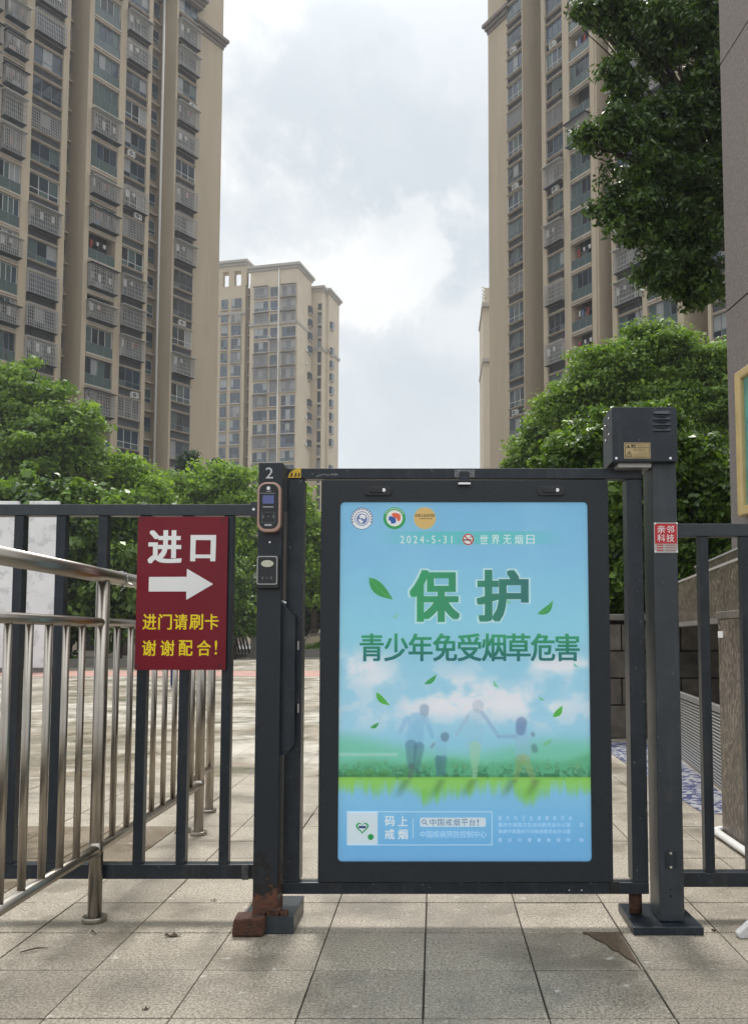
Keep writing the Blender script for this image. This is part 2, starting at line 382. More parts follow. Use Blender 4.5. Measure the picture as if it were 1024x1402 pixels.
def ring_y(mb, outer, inner, y0, y1, m=None):
    """frame between two (x,z) loops of the same length"""
    k = len(outer)
    for i in range(k):
        j = (i + 1) % k
        a, b, c, d = outer[i], outer[j], inner[j], inner[i]
        mb.face([(a[0], y0, a[1]), (b[0], y0, b[1]), (c[0], y0, c[1]), (d[0], y0, d[1])][::1], m)
        mb.face([(d[0], y0, d[1]), (c[0], y0, c[1]), (c[0], y1, c[1]), (d[0], y1, d[1])], m)
        mb.face([(b[0], y0, b[1]), (a[0], y0, a[1]), (a[0], y1, a[1]), (b[0], y1, b[1])], m)
        mb.face([(a[0], y1, a[1]), (d[0], y1, d[1]), (c[0], y1, c[1]), (b[0], y1, b[1])], m)

_dg = None
def text_geo(s, bold=0., spacing=1., italic=0.):
    cu = bpy.data.curves.new('t', 'FONT'); cu.body = s; cu.size = 1; cu.space_character = spacing; cu.offset = bold; cu.resolution_u = 3; cu.shear = italic
    o = bpy.data.objects.new('t', cu); COL.objects.link(o)
    dg = bpy.context.evaluated_depsgraph_get(); dg.update()
    me = bpy.data.meshes.new_from_object(o.evaluated_get(dg))
    vs = [tuple(v.co) for v in me.vertices]; fs = [tuple(p.vertices) for p in me.polygons]
    bpy.data.objects.remove(o); bpy.data.curves.remove(cu); bpy.data.meshes.remove(me)
    return vs, fs
def lettering(s, u0, u1, v0, v1, Y, m, parent, bold=0., spacing=1., name='lettering', italic=0.):
    """printed line filling the photo box (u0..u1, v0..v1) on the vertical surface at depth Y"""
    vs, fs = text_geo(s, 0., spacing, italic)
    if not fs: return None
    a = P(u0, v1, Y); b = P(u1, v0, Y)
    xs = [v[0] for v in vs]; ys = [v[1] for v in vs]; x0, x1, y0, y1 = min(xs), max(xs), min(ys), max(ys)
    mb = MB()
    mb.v = [(a[0] + (x - x0) / (x1 - x0) * (b[0] - a[0]), Y, a[2] + (y - y0) / (y1 - y0) * (b[2] - a[2])) for x, y, _ in vs]
    mb.f = list(fs)
    if bold > 0:      # heavier strokes: the same glyph printed again a hair to each side
        w = bold * (b[2] - a[2]); base_v, base_f, n0 = list(mb.v), list(mb.f), len(mb.v)
        sh = ((1, 0), (-1, 0), (0, .7), (0, -.7), (1, .7), (-1, .7), (1, -.7), (-1, -.7)) if bold > .012 else ((1, 0), (-1, 0), (0, 1))
        for q, (sx_, sz_) in enumerate(sh):
            mb.v += [(x + sx_ * w, y + (q + 1) * .00003, z + sz_ * w) for x, y, z in base_v]; mb.f += [tuple(i + n0 * (q + 1) for i in f_) for f_ in base_f]
    mb.mi = [0] * len(mb.f); mb.sm = [False] * len(mb.f)
    return mb.build(name, m, parent)

def leaves(name, C, Rr, per, lsize, m, parent, flat=.6, up=.6, seed=0, bright_top=0.):
    """leaf-sized folded faces spread through clumps (centres C, radii Rr)"""
    g = np.random.default_rng(seed + 11)
    C = np.repeat(np.asarray(C, float), per, 0); Rr = np.repeat(np.asarray(Rr, float), per, 0); n = len(C)
    d = g.normal(size=(n, 3)); d /= np.linalg.norm(d, axis=1)[:, None]
    r = g.random(n) ** .5
    p = C + d * Rr * r[:, None]
    nrm = d * .6 + g.normal(size=(n, 3)) * .55 + np.array([0, 0, up]); nrm /= np.linalg.norm(nrm, axis=1)[:, None]
    a = g.normal(size=(n, 3)) + d * .6 + np.array([0, 0, -.25]); a -= nrm * (a * nrm).sum(1)[:, None]; a /= np.linalg.norm(a, axis=1)[:, None]
    b = np.cross(nrm, a)
    s = lsize * np.exp(g.normal(size=n) * .32); l = (s * .5)[:, None]; w = (s * .5 * flat)[:, None]
    V = np.empty((n, 4, 3)); V[:, 0] = p - a * l; V[:, 1] = p + b * w + nrm * w * .35; V[:, 2] = p + a * l; V[:, 3] = p - b * w + nrm * w * .35
    off = parent['_o'] if parent is not None and '_o' in parent.keys() else (0, 0, 0)
    V -= np.array(list(off))
    me = bpy.data.meshes.new(name); me.vertices.add(4 * n); me.loops.add(4 * n); me.polygons.add(n)
    me.vertices.foreach_set('co', V.reshape(-1)); me.loops.foreach_set('vertex_index', np.arange(4 * n, dtype=np.int32))
    me.polygons.foreach_set('loop_start', np.arange(0, 4 * n, 4, dtype=np.int32)); me.update(calc_edges=True)
    clump = np.repeat(g.random(n // per), per)
    at = me.attributes.new('tint', 'FLOAT', 'FACE'); at.data.foreach_set('value', np.clip(.25 + .45 * clump + g.normal(size=n) * .22, 0, 1).astype(np.float32))
    me.materials.append(m)
    o = bpy.data.objects.new(name, me); COL.objects.link(o)
    if parent is not None: o.parent = parent
    o['kind'] = 'stuff'
    return o

def tree(name, label, cat, base, lobes, clumps, per, lsize, m, cr, seed=0, trunk_r=.12, barkm=None, group=None, fork=.35, up=.6, flat=.6, shell=.55, squash=.7):
    """lobes: (u, v, Y, ru, rv) photo-sized swellings of the crown at depth Y; converted to metres"""
    g = np.random.default_rng(seed)
    t = thing(name, label, cat, (base[0], base[1], 0), group=group)
    LB = []
    for (u, v, Y, ru, rv) in lobes:
        p = P(u, v, Y); LB.append((p[0], p[1], p[2], ru * Y / FPX, rv * Y / FPX))
    area = np.array([l[3] * l[4] for l in LB]); k = np.maximum(3, (clumps * area / area.sum())).astype(int)
    C = []; 
    for l, kk in zip(LB, k):
        d = g.normal(size=(kk, 3)); d /= np.linalg.norm(d, axis=1)[:, None]; r = shell + (1 - shell) * g.random(kk) ** .7
        r = r * (1 + .16 * g.normal(size=kk))
        C.append(np.stack([l[0] + d[:, 0] * l[3] * r, l[1] + d[:, 1] * max(l[3], l[4]) * .8 * r, l[2] + d[:, 2] * l[4] * r], 1))
    C = np.concatenate(C); C[:, 2] = np.maximum(C[:, 2], .25)
    rad = cr * (.6 + .8 * g.random(len(C))); RR = np.stack([rad, rad, rad * squash], 1)
    leaves('foliage', C, RR, per, lsize, m, t, flat=flat, up=up, seed=seed)
    mb = MB(); bm = barkm or bark
    cz = min(l[2] - l[4] for l in LB); topz = max(l[2] for l in LB); fz = max(.4, min(cz + (topz - cz) * .25, topz * fork + .3))
    fk = Vector((base[0] + .1, base[1], fz))
    mb.path([Vector((base[0], base[1], -.05)), Vector((base[0] + trunk_r * .3, base[1], fz * .5)), fk], [trunk_r * 1.25, trunk_r, trunk_r * .85], 10)
    mb.build('trunk', bm, t)
    for i, l in enumerate(LB):
        mb = MB(); c = Vector(l[:3]); mid = fk.lerp(c, .5) + Vector((g.normal() * .12, g.normal() * .12, .1)) * l[3]
        mb.path([fk, mid, c], [trunk_r * .55, trunk_r * .35, trunk_r * .15], 7)
        for j in range(5):
            e = c + Vector(g.normal(size=3)) * l[3] * .42; mb.path([mid.lerp(c, .3 + .12 * j), e], [trunk_r * .2, trunk_r * .05], 5)
        mb.build('limb', bm, t)
    return t

def haze():
    mb = MB().box(-70, 110, -8, 225, -1.2, 100); o = mb.build('haze', None); o.data.materials.clear()
    m = bpy.data.materials.new('thin_air_haze'); m.use_nodes = True; t = m.node_tree; t.nodes.clear(); v = N(t, 'ShaderNodeVolumePrincipled'); v.inputs['Color'].default_value = (.93, .96, 1, 1); v.inputs['Density'].default_value =  .0005; v.inputs['Anisotropy'].default_value = .3
    ou = N(t, 'ShaderNodeOutputMaterial'); L(t, v.outputs[0], ou.inputs['Volume']); o.data.materials.append(m); o['kind'] = 'stuff'

# ================================================================== SETTING
g_ = MB(); g_.face([(-1500, -300, -.06), (1500, -300, -.06), (1500, 2500, -.06), (-1500, 2500, -.06)]); tag(g_.build('ground', grnd), kind='structure')
JX, JY, TS = -.037, 2.82, .4
pav = MB().box(-4.9, 5.2, .4, 7.62, -.05, -.008).build('pavement', mortar); tag(pav, kind='structure')
tm_ = []
for i in range(4):
    e = .0018 + .0006 * i
    b = MB(); b.box(e, TS - e, e, TS - .0022, -.04, 0)
    tm_.append(b)
tmesh = {}
def tile_mesh(k, m):
    if (k, m.name) not in tmesh:
        b = MB(); e = .0018 + .0006 * k; h = .0016
        x0, x1, y0, y1 = e, TS - e, .0025, TS - .0065 + .0008 * k
        n = [(x0, y0, -.04), (x1, y0, -.04), (x1, y1, -.04), (x0, y1, -.04), (x0, y0, -h), (x1, y0, -h), (x1, y1, -h), (x0, y1, -h), (x0 + h, y0 + h, 0), (x1 - h, y0 + h, 0), (x1 - h, y1 - h, 0), (x0 + h, y1 - h, 0)]
        b.v = n; b.f = [(8, 9, 10, 11)] + [(a + o, (a + 1) % 4 + o, (a + 1) % 4 + o + 4, a + o + 4) for o in (0, 4) for a in range(4)]
        b.mi = [0] * len(b.f); b.sm = [False] * len(b.f); tmesh[(k, m.name)] = b.mesh('tile', m)
    return tmesh[(k, m.name)]
for j in range(-1, 12):
    y = JY + j * TS
    if y + TS < 2.3: continue
    for i in range(-11, 12):
        x = JX + i * TS
        if abs(x + .2) > (y + TS) * .56 + .5: continue
        c = (x + .2, y + .2)
        m = tileA
        if y < 3.4 and -.6 < c[0] < 1.2 and random.random() < .75: m = tileB  # darker tiles paint part of the gate's soft shadow
        if c[0] < -1.45 and 4.6 < c[1] < 5.6: m = tileC
        if c[0] < -2.1 and 4.2 < c[1] < 4.75: m = tileC
        o = inst('tile', tile_mesh(random.randrange(4), m), pav, (x, y, random.uniform(-.0012, .0012)))
        o.rotation_euler = (random.uniform(-.0012, .0012), random.uniform(-.0012, .0012), random.uniform(-.0012, .0012))
pl = MB(); pl.face([(-60, 7.62, -.001), (60, 7.62, -.001), (60, 75, -.001), (-60, 75, -.001)]); tag(pl.build('plaza_paving', tileF), kind='structure')
for sx in (-1, 1):
    p_ = MB(); xa, xb = (-60, -4.9) if sx < 0 else (5.2, 60)
    p_.face([(xa, -6, -.003), (xb, -6, -.003), (xb, 7.62, -.003), (xa, 7.62, -.003)]); tag(p_.build('side_paving', tileF), kind='structure')
p_ = MB(); p_.face([(-4.9, -6, -.003), (5.2, -6, -.003), (5.2, .4, -.003), (-4.9, .4, -.003)]); tag(p_.build('entrance_paving', tileF), kind='structure')
rs = MB(); rs.face([(-45, 27.8, .004), (45, 27.8, .004), (45, 32.4, .004), (-45, 32.4, .004)]); tag(rs.build('red_paving_stripe', redstripe), kind='structure')
# dark damp triangular stain
pts = [P(u, v, 1) for u, v in ()]
def G(u, v, z=0.0):
    d = ray(u, v); t = (z - CAM_H) / d[2]; return (d[0] * t, d[1] * t, z)
rq = random.Random(5); hyp = [(.585 + .17 * t_ + rq.uniform(-.008, .008), 3.614 - .40 * t_ ** 1.5 + rq.uniform(-.008, .008)) for t_ in [i / 22 for i in range(23)]]
d_ = MB(); d_.face([(x, min(y, 3.612), .0045) for x, y in hyp] + [(.757, 3.612, .0045)]); tag(d_.build('damp_stain', damp), kind='structure')
# scraps
def scrap(name, u, v, label, length, m=leafdry, rz=0., curl=.01, group=None):
    c = G(u, v, .004); mb = MB()
    p = [Vector((c[0] - length / 2 * math.cos(rz), c[1] - length / 2 * math.sin(rz), .006)), Vector((c[0] + curl * math.sin(rz), c[1] + curl, .01)), Vector((c[0] + length / 2 * math.cos(rz), c[1] + length / 2 * math.sin(rz), .005))]
    mb.path(p, [.0022, .003, .0015], 6)
    tag(mb.build(name, m), label, 'twig', group=group)
scrap('twig', 47, 1302, 'thin brown twig lying on the paving at the lower left', .10, rz=.5)
scrap('twig', 128, 1279, 'little curled twig beside the steel railing foot', .04, rz=-.6, curl=.02)
def dead_leaf(u, v, label, s, rz):
    c = G(u, v, .002); mb = MB(); n = 7; a = Vector((math.cos(rz), math.sin(rz), 0)); b = Vector((-math.sin(rz), math.cos(rz), 0)); c = Vector(c)
    top = [c + a * s * (i / n - .5) + b * s * .22 * math.sin(math.pi * i / n) + Vector((0, 0, .004 + .006 * math.sin(i * 1.9))) for i in range(n + 1)]
    bot = [c + a * s * (i / n - .5) - b * s * .2 * math.sin(math.pi * i / n) + Vector((0, 0, .003)) for i in range(n + 1)]
    for i in range(n): mb.face([bot[i], bot[i + 1], top[i + 1], top[i]])
    tag(mb.build('dead_leaf', leafdry), label, 'leaf')
dead_leaf(236, 1282, 'shrivelled brown leaf on the paving left of the rusty brick', .065, .1)
dead_leaf(293, 1234, 'small dry leaf crumb on the paving behind the left fence rail', .03, .4)
dead_leaf(977, 1275, 'tiny dry leaf caught in the paving joint right of the gate post', .03, 2.)
dead_leaf(200, 1383, 'torn brown leaf bit near the bottom edge of the paving', .03, .8)

# ================================================================== GATE
GY = 3.70
gate = thing('poster_gate', 'dark steel swing gate holding the big blue no-smoking poster', 'gate', (X(869, 3.75), 3.75, 0))
zt0, zt1 = Z(655.5, GY), Z(641, GY); zb0, zb1 = Z(1225, GY), Z(1209, GY)
xl0, xl1 = X(393, GY, 700), X(415, GY, 700); xr0, xr1 = X(858.5, GY, 700), X(880, GY, 700)
MB().box(xl0, xr1, GY, GY + .055, zt0, zt1).build('top_rail', paint, gate, .003)
MB().box(xl0 - .004, xr1, GY, GY + .055, zb0, zb1).build('bottom_rail', paint, gate, .003)
MB().box(xl0, xl1, GY + .002, GY + .09, zb1, zt0 - .001).build('stile', paint, gate, .003)
MB().box(xr0, xr1, GY + .002, GY + .09, zb1, zt0 - .001).build('stile', paint, gate, .003)
# display case
CY = GY - .012
cx0, cx1, cz0, cz1 = X(438, CY, 875), X(835, CY, 875), Z(1208, CY), Z(657.5, CY)
px0, px1, pz0, pz1 = X(464.3, CY), X(807, CY), Z(1181, CY), Z(687, CY)
mb = MB(); o_ = []; 
inner = rrect(px0, px1, pz0, pz1, .018, 5)
outer = []
for (x, z) in inner:   # project the inner loop onto the outer rectangle
    fx = (x - (px0 + px1) / 2) / ((px1 - px0) / 2); fz = (z - (pz0 + pz1) / 2) / ((pz1 - pz0) / 2)
    s_ = max(abs(fx), abs(fz)); fx /= s_; fz /= s_
    ox = (cx0 + cx1) / 2 + fx * (cx1 - cx0) / 2; oz = (cz0 + cz1) / 2 + fz * (cz1 - cz0) / 2
    outer.append((ox, oz))
# exact outer corners
for i, (sx, sz) in enumerate(((1, 1), (-1, 1), (-1, -1), (1, -1))):
    outer[i * 6 + 2] = outer[i * 6 + 3] = ((cx1 if sx > 0 else cx0), (cz1 if sz > 0 else cz0))
ring_y(mb, outer, inner, CY, CY + .02)
case = mb.build('display_case', case_m, gate)
mb = MB().box(cx0, cx1, CY + .0202, CY + .062, cz0, cz1).build('case_back', case_m, gate)
GLOW = .22      # emission added to brighten the poster print
# poster, printed picture painted per vertex in its own colours
PYY = CY + .014
NX, NZ = 232, 332
uu = np.linspace(0, 1, NX); vv = np.linspace(0, 1, NZ)
U, V = np.meshgrid(461 + uu * 349, 687 + vv * 494)      # photo-sized coordinates, v down
def vn(seed, sx, sy, oct=5):
    g = np.random.default_rng(seed); out = np.zeros(U.shape); a = 1.; tot = 0
    for o in range(oct):
        gx, gy = int(sx * 2 ** o) + 2, int(sy * 2 ** o) + 2; G_ = g.random((gy, gx))
        fx = (U - 461) / 349 * (gx - 1.001); fy = (V - 687) / 494 * (gy - 1.001)
        ix, iy = fx.astype(int), fy.astype(int); fx -= ix; fy -= iy; fx = fx * fx * (3 - 2 * fx); fy = fy * fy * (3 - 2 * fy)
        out += a * ((G_[iy, ix] * (1 - fx) + G_[iy, ix + 1] * fx) * (1 - fy) + (G_[iy + 1, ix] * (1 - fx) + G_[iy + 1, ix + 1] * fx) * fy); tot += a; a *= .55
    return out / tot
def ss(x, a, b): t = np.clip((x - a) / (b - a), 0, 1); return t * t * (3 - 2 * t)
img = np.zeros(U.shape + (3,))
def setc(c): return np.array(c, float)
stops = [(687, (124, 190, 228)), (760, (134, 198, 232)), (860, (146, 212, 236)), (930, (160, 214, 238)), (985, (166, 216, 240)), (1020, (152, 212, 236)), (1060, (144, 212, 220)), (1090, (140, 204, 240)), (1181, (116, 186, 234))]
for i in range(3): img[..., i] = np.interp(V, [s[0] for s in stops], [s[1][i] for s in stops])
def over(mask, c):
    global img
    img = img * (1 - mask[..., None]) + setc(c) * mask[..., None]
n1 = vn(1, 3, 5, 6); n2_ = vn(2, 7, 12, 5); n3_ = vn(3, 30, 40, 3)
n6_ = vn(9, 9, 16, 6)
cl = ss(n6_ + .3 * (n1 - .5), .48, .62) * ss(V, 890, 925) * (1 - ss(V, 985, 1020)); over(cl * .5, (214, 230, 244))
for (cx_, cy_, wx, wy, al) in ((660, 962, 95, 20, 1.3), (600, 972, 70, 12, .9), (720, 972, 60, 12, .8), (765, 914, 48, 11, 1.2), (640, 938, 60, 9, .7), (495, 915, 40, 20, 1.), (520, 935, 30, 10, .7)):
    cl = np.exp(-((U - cx_) / wx) ** 2 - ((V - cy_) / wy) ** 2) * ss(n6_, .34, .60) * al; over(np.clip(cl, 0, .9), (228, 236, 246))
over(ss(n1, .5, .75) * (1 - ss(V, 760, 860)) * .25, (150, 208, 236))
# hills
hl = 1030 - 26 * np.exp(-((U - 461) / 60) ** 2) - 20 * np.exp(-((U - 830) / 110) ** 2) + 5 * np.sin(U / 31)
over(ss(V - hl, -10, 18) * (V < 1072) * .75, (118, 205, 178))
wl = 1046 + 3 * np.sin(U / 17) + 5 * (n2_ - .5) - 10 * ss(U, 740, 810)
tk = ss(V - wl, -6, 8) * (V < 1070)
over(tk * .85, (96, 184, 146)); n4_ = vn(5, 55, 80, 3); over(tk * ss(n4_ + .014 * (V - 1058), .42, .62) * .7, (48, 122, 92)); over(tk * ss(n4_, .55, .72) * (V < 1063) * .6, (142, 210, 166))
over((np.abs(V - (1036 + 0 * U)) < 2.2) * (U < 545) * .5, (190, 226, 228))
# bushes
for bx, br in ((490, 9), (507, 12), (527, 13), (560, 10), (480, 8)):
    m = ss(1 - np.hypot((U - bx) / br, (V - 1067) / 12), 0, .2) * (V < 1068); over(m * .6, (70 + 25 * n3_.mean(), 158, 96))
over(ss(V, 1062, 1066) * (V < 1068.5) * .4 * (.4 + n2_), (50, 116, 74))
# lawn and reflection
edge = 1084 + 10 * (n2_ - .4) + 9 * np.sin(U / 15) * np.sin(U / 41) + 26 * (vn(12, 60, 2, 2) - .5)
gm = (V > 1067) * (1 - ss(V - edge, -12, 12)); over(gm * .92, (146, 212, 104)); over(gm * ss(V, 1074, 1096) * .45, (120, 200, 110))
over(gm * ss(n2_, .45, .7) * .3, (160, 214, 90))
# family silhouettes, faint, walking hand in hand
def cap(x0, y0, x1, y1, r0, r1, c, a, soft=1.2):
    dx, dy = x1 - x0, y1 - y0; t = np.clip(((U - x0) * dx + (V - y0) * dy) / (dx * dx + dy * dy), 0, 1)
    d = np.hypot(U - x0 - t * dx, V - y0 - t * dy) - (r0 + (r1 - r0) * t); over((1 - ss(d, -soft, soft)) * a, c)
A = .28
cap(570, 990, 568, 1018, 11, 12, (118, 178, 222), A); cap(557, 988, 548, 1006, 4, 3, (108, 168, 215), A); cap(583, 988, 592, 1012, 4, 3, (108, 168, 215), A)
cap(581, 974, 581, 979, 6.5, 6, (112, 148, 180), .45); cap(563, 1024, 563, 1050, 8, 5, (74, 118, 148), .42); cap(574, 1026, 570, 1058, 7, 4, (66, 112, 138), .42); cap(564, 1052, 562, 1066, 4, 3, (90, 120, 130), .6)
cap(604, 1018, 604, 1036, 7, 8, (140, 192, 228), A); cap(609, 1012, 609, 1014, 6, 5, (82, 112, 140), .5); cap(600, 1042, 600, 1062, 4.5, 3, (72, 130, 150), .7); cap(607, 1042, 607, 1062, 4.5, 3, (76, 136, 156), .6)
cap(594, 1022, 591, 1026, 2, 2, (120, 140, 150), .5)
cap(650, 985, 648, 1020, 11, 13, (160, 205, 230), .35); cap(654, 970, 654, 973, 8, 7, (160, 175, 200), .3); cap(650, 1026, 649, 1066, 8, 3, (168, 214, 188), .6); cap(640, 985, 624, 1010, 3, 2, (160, 190, 215), .45)
cap(660, 980, 682, 1012, 3, 2, (140, 180, 214), .5); cap(682, 1012, 706, 1012, 2, 3, (140, 176, 212), .5)
cap(713, 1002, 715, 1034, 8, 11, (160, 200, 234), .45); cap(713, 993, 712, 1004, 7.5, 6.5, (100, 128, 176), .55); cap(711, 1042, 704, 1072, 6, 3, (150, 178, 124), .5); cap(718, 1042, 731, 1076, 6, 3, (160, 182, 130), .5)
cap(728, 1008, 729, 1010, 2.5, 2.5, (110, 140, 160), .6); cap(730, 1026, 731, 1030, 4, 4, (96, 138, 150), .6)
for sx in (556, 604, 646, 700, 732): over(np.exp(-((U - sx + (V - 1072) * .5) / 6) ** 2) * ss(V, 1068, 1072) * (1 - ss(V, 1078, 1100)) * .4, (70, 120, 70))
# date band
band = ss(U, 500, 600) * (1 - ss(U, 690, 790)) * (V > 729) * (V < 748); over(band * .75, (92, 200, 200))
# text block tint
for i in range(3): img[..., i] += (n3_ - .5) * 3
img = np.clip(img * np.array([1.05, 1.02, 1.0]) + np.array([3, 1, 0]), 0, 255) / 255.
lin = np.where(img <= .04045, img / 12.92, ((img + .055) / 1.055) ** 2.4)
me = bpy.data.meshes.new('poster'); nv = NX * NZ
XX = np.interp(U, [461, 810], [px0 - .012, px1 + .012]); ZZ = np.interp(V, [687, 1181], [pz1 + .005, pz0 - .005])
co = np.stack([XX - gate.location.x, np.full(U.shape, PYY - gate.location.y), ZZ], -1).reshape(-1)
ii = (np.arange(NZ - 1)[:, None] * NX + np.arange(NX - 1)[None]).reshape(-1); F = np.stack([ii, ii + NX, ii + NX + 1, ii + 1], 1).astype(np.int32)
me.vertices.add(nv); me.vertices.foreach_set('co', co); me.loops.add(F.size); me.loops.foreach_set('vertex_index', F.reshape(-1)); me.polygons.add(len(F)); me.polygons.foreach_set('loop_start', np.arange(0, F.size, 4, dtype=np.int32)); me.update(calc_edges=True)
ca = me.color_attributes.new('print', 'FLOAT_COLOR', 'POINT'); ca.data.foreach_set('color', np.concatenate([lin, np.ones(U.shape + (1,))], -1).reshape(-1).astype(np.float32))
pm = bpy.data.materials.new('printed_poster_film'); pm.use_nodes = True; pb = pm.node_tree.nodes['Principled BSDF']; pa = N(pm.node_tree, 'ShaderNodeAttribute', attribute_name='print')
L(pm.node_tree, pa.outputs['Color'], pb.inputs['Base Color']); L(pm.node_tree, pa.outputs['Color'], pb.inputs['Emission Color']); pb.inputs['Emission Strength'].default_value = GLOW; pb.inputs['Roughness'].default_value = .5; me.materials.append(pm)
poster = bpy.data.objects.new('poster', me); COL.objects.link(poster); poster.parent = gate; poster['_o'] = gate['_o']; poster['label'] = 'blue poster of a family walking on a lawn by water'
TY = PYY - .0008
_bk = MB().box(px0 - .012, px1 + .012, PYY + .0015, PYY + .004, pz0 - .004, pz1 + .004).build('poster_backing', white_p, gate)
def grad_mat(name, c1, c2, v1, v2, d=3.7, horiz=False):
    m = bpy.data.materials.new(name); m.use_nodes = True; t = m.node_tree; b = t.nodes['Principled BSDF']
    g = N(t, 'ShaderNodeNewGeometry'); sp = N(t, 'ShaderNodeSeparateXYZ'); L(t, g.outputs['Position'], sp.inputs[0])
    a, bb = (X(v1, d), X(v2, d)) if horiz else (Z(v1, d), Z(v2, d))
    L(t, MIX(t, MR(t, sp.outputs[0 if horiz else 2], a, bb, 0, 1, False), c1, c2), b.inputs['Base Color']); b.inputs['Roughness'].default_value = .5
    return m
# the print runs from leaf green to teal
h1 = grad_mat('heading_ink', s2l(52, 168, 112), s2l(44, 122, 122), 575, 730, horiz=True)
h2 = grad_mat('subheading_ink', s2l(48, 168, 116), s2l(36, 118, 124), 868, 906)
ink_edge = mat('pale_heading_outline', s2l(205, 236, 240), .5)
for (ch, a, b) in (('保', 563, 627), ('护', 655, 721)):
    lettering(ch, a - 1.5, b + 1.5, 780.5, 851.5, TY + .0005, ink_edge, poster, bold=.055, name='heading_outline')
    lettering(ch, a, b, 782, 850, TY - .0002, h1, poster, bold=.036, name='heading')
for i, ch in enumerate('青少年免受烟草危害'):
    a = 493 + i * 33.5
    lettering(ch, a, a + 31.5, 868, 905, TY, h2, poster, bold=.022, name='subheading')
lettering('2024-5-31', 548, 619, 733.5, 744, TY, white_p, poster, spacing=1.45, bold=.006)
for i, ch in enumerate('世界无烟日'): lettering(ch, 657 + i * 15.9, 668 + i * 15.9, 732.5, 745, TY, white_p, poster, bold=.006)
# no smoking mark
def disc(name, u, v, r, m, Y, parent, ru=None, n=28):
    c = P(u, v, Y); rr = r * Y / FPX; return MB().prism_y(circle(c[0], c[2], rr, n, (ru or r) * Y / FPX), Y, Y + .0004, m).build(name, m, parent)
def ringm(name, u, v, r0, r1, m, Y, parent, n=28):
    c = P(u, v, Y); k = Y / FPX; mb = MB(); ring_y(mb, circle(c[0], c[2], r1 * k, n), circle(c[0], c[2], r0 * k, n), Y, Y + .0004); return mb.build(name, m, parent)
def bar(name, u0, v0, u1, v1, w, m, Y, parent):
    a, b = Vector(P(u0, v0, Y)), Vector(P(u1, v1, Y)); d = (b - a).normalized(); q = Vector((-d.z, 0, d.x)) * w * Y / FPX / 2
    return MB().prism_y([((a + q).x, (a + q).z), ((b + q).x, (b + q).z), ((b - q).x, (b - q).z), ((a - q).x, (a - q).z)], Y, Y + .0004, m).build(name, m, parent)
disc('no_smoking_mark', 641, 738.5, 8.2, white_p, TY, poster); ringm('no_smoking_ring', 641, 738.5, 6.3, 8.0, red_l, TY - .0004, poster)
bar('cigarette', 634.8, 739.3, 645, 739.3, 1.8, dark_p, TY - .0003, poster); bar('cigarette_tip', 645.6, 739.3, 647, 739.3, 1.8, red_l, TY - .0003, poster)
bar('smoke_line', 643, 735.5, 646.5, 735.5, 1., dark_p, TY - .0003, poster); bar('no_smoking_slash', 635.5, 733.2, 646.5, 743.8, 1.6, red_l, TY - .0005, poster)
# emblems
navy = mat('navy_ink', s2l(52, 72, 130), .5); emgreen = mat('emblem_green', s2l(40, 165, 90), .5); emorange = mat('emblem_orange', s2l(228, 105, 70), .5); emblue = mat('emblem_blue', s2l(30, 95, 175), .5); emgold = mat('emblem_gold', s2l(222, 190, 120), .5)
disc('round_emblem', 495.5, 710, 15.2, white_p, TY, poster); ringm('emblem_ring', 495.5, 710, 14.6, 15.3, navy, TY - .0003, poster)
for i in range(15):
    a = R(200 - i * 15.7); bar('emblem_letter', 495.5 + 12.2 * math.cos(a), 710 - 12.2 * math.sin(a), 495.5 + 13.9 * math.cos(a), 710 - 13.9 * math.sin(a), 1.9, navy, TY - .0003, poster)
ringm('emblem_ring', 495.5, 710, 9.2, 10.0, navy, TY - .0003, poster); disc('emblem_globe', 495.5, 710.5, 7.4, mat('globe_blue', s2l(110, 130, 180), .5), TY - .0002, poster)
def blobp(name, pts, m, Y, parent):
    q = [P(u, v, Y) for u, v in pts]; return MB().prism_y([(p[0], p[2]) for p in q], Y, Y + .0004, m).build(name, m, parent)
blobp('emblem_land', [(492, 706), (496, 704), (500, 706), (501, 709), (498, 711), (496, 709), (493, 710)], white_p, TY - .0004, poster)
blobp('emblem_land', [(490, 711), (494, 711), (497, 714), (495, 717), (492, 715)], white_p, TY - .0004, poster)
disc('round_emblem', 540, 709.5, 15.2, white_p, TY, poster); ringm('emblem_ring', 540, 709.5, 11.3, 15.3, emgreen, TY - .0003, poster)
for i in range(11):
    a = R(150 - i * 12); bar('emblem_letter', 540 + 12.4 * math.cos(a), 709.5 - 12.4 * math.sin(a), 540 + 14.2 * math.cos(a), 709.5 - 14.2 * math.sin(a), 1.2, white_p, TY - .0005, poster)
blobp('emblem_head', [(537, 702.5), (541, 702), (545, 703), (548, 704.5), (548.5, 710), (547, 713.5), (544, 713), (543, 710), (538.5, 708), (536, 705)], emorange, TY - .0004, poster)
blobp('emblem_head', [(532.5, 707), (535, 706.5), (541, 709), (542.5, 713), (541, 716.5), (535.5, 717), (535, 713.5), (532, 712)], emblue, TY - .0005, poster)
disc('round_emblem', 581.5, 709.5, 15.2, emgold, TY, poster)
lettering('彩票公益金资助', 568, 595, 703.5, 708, TY - .0004, dark_p, poster, bold=.01); bar('emblem_line', 574, 710.2, 592, 710.2, .7, dark_p, TY - .0003, poster)
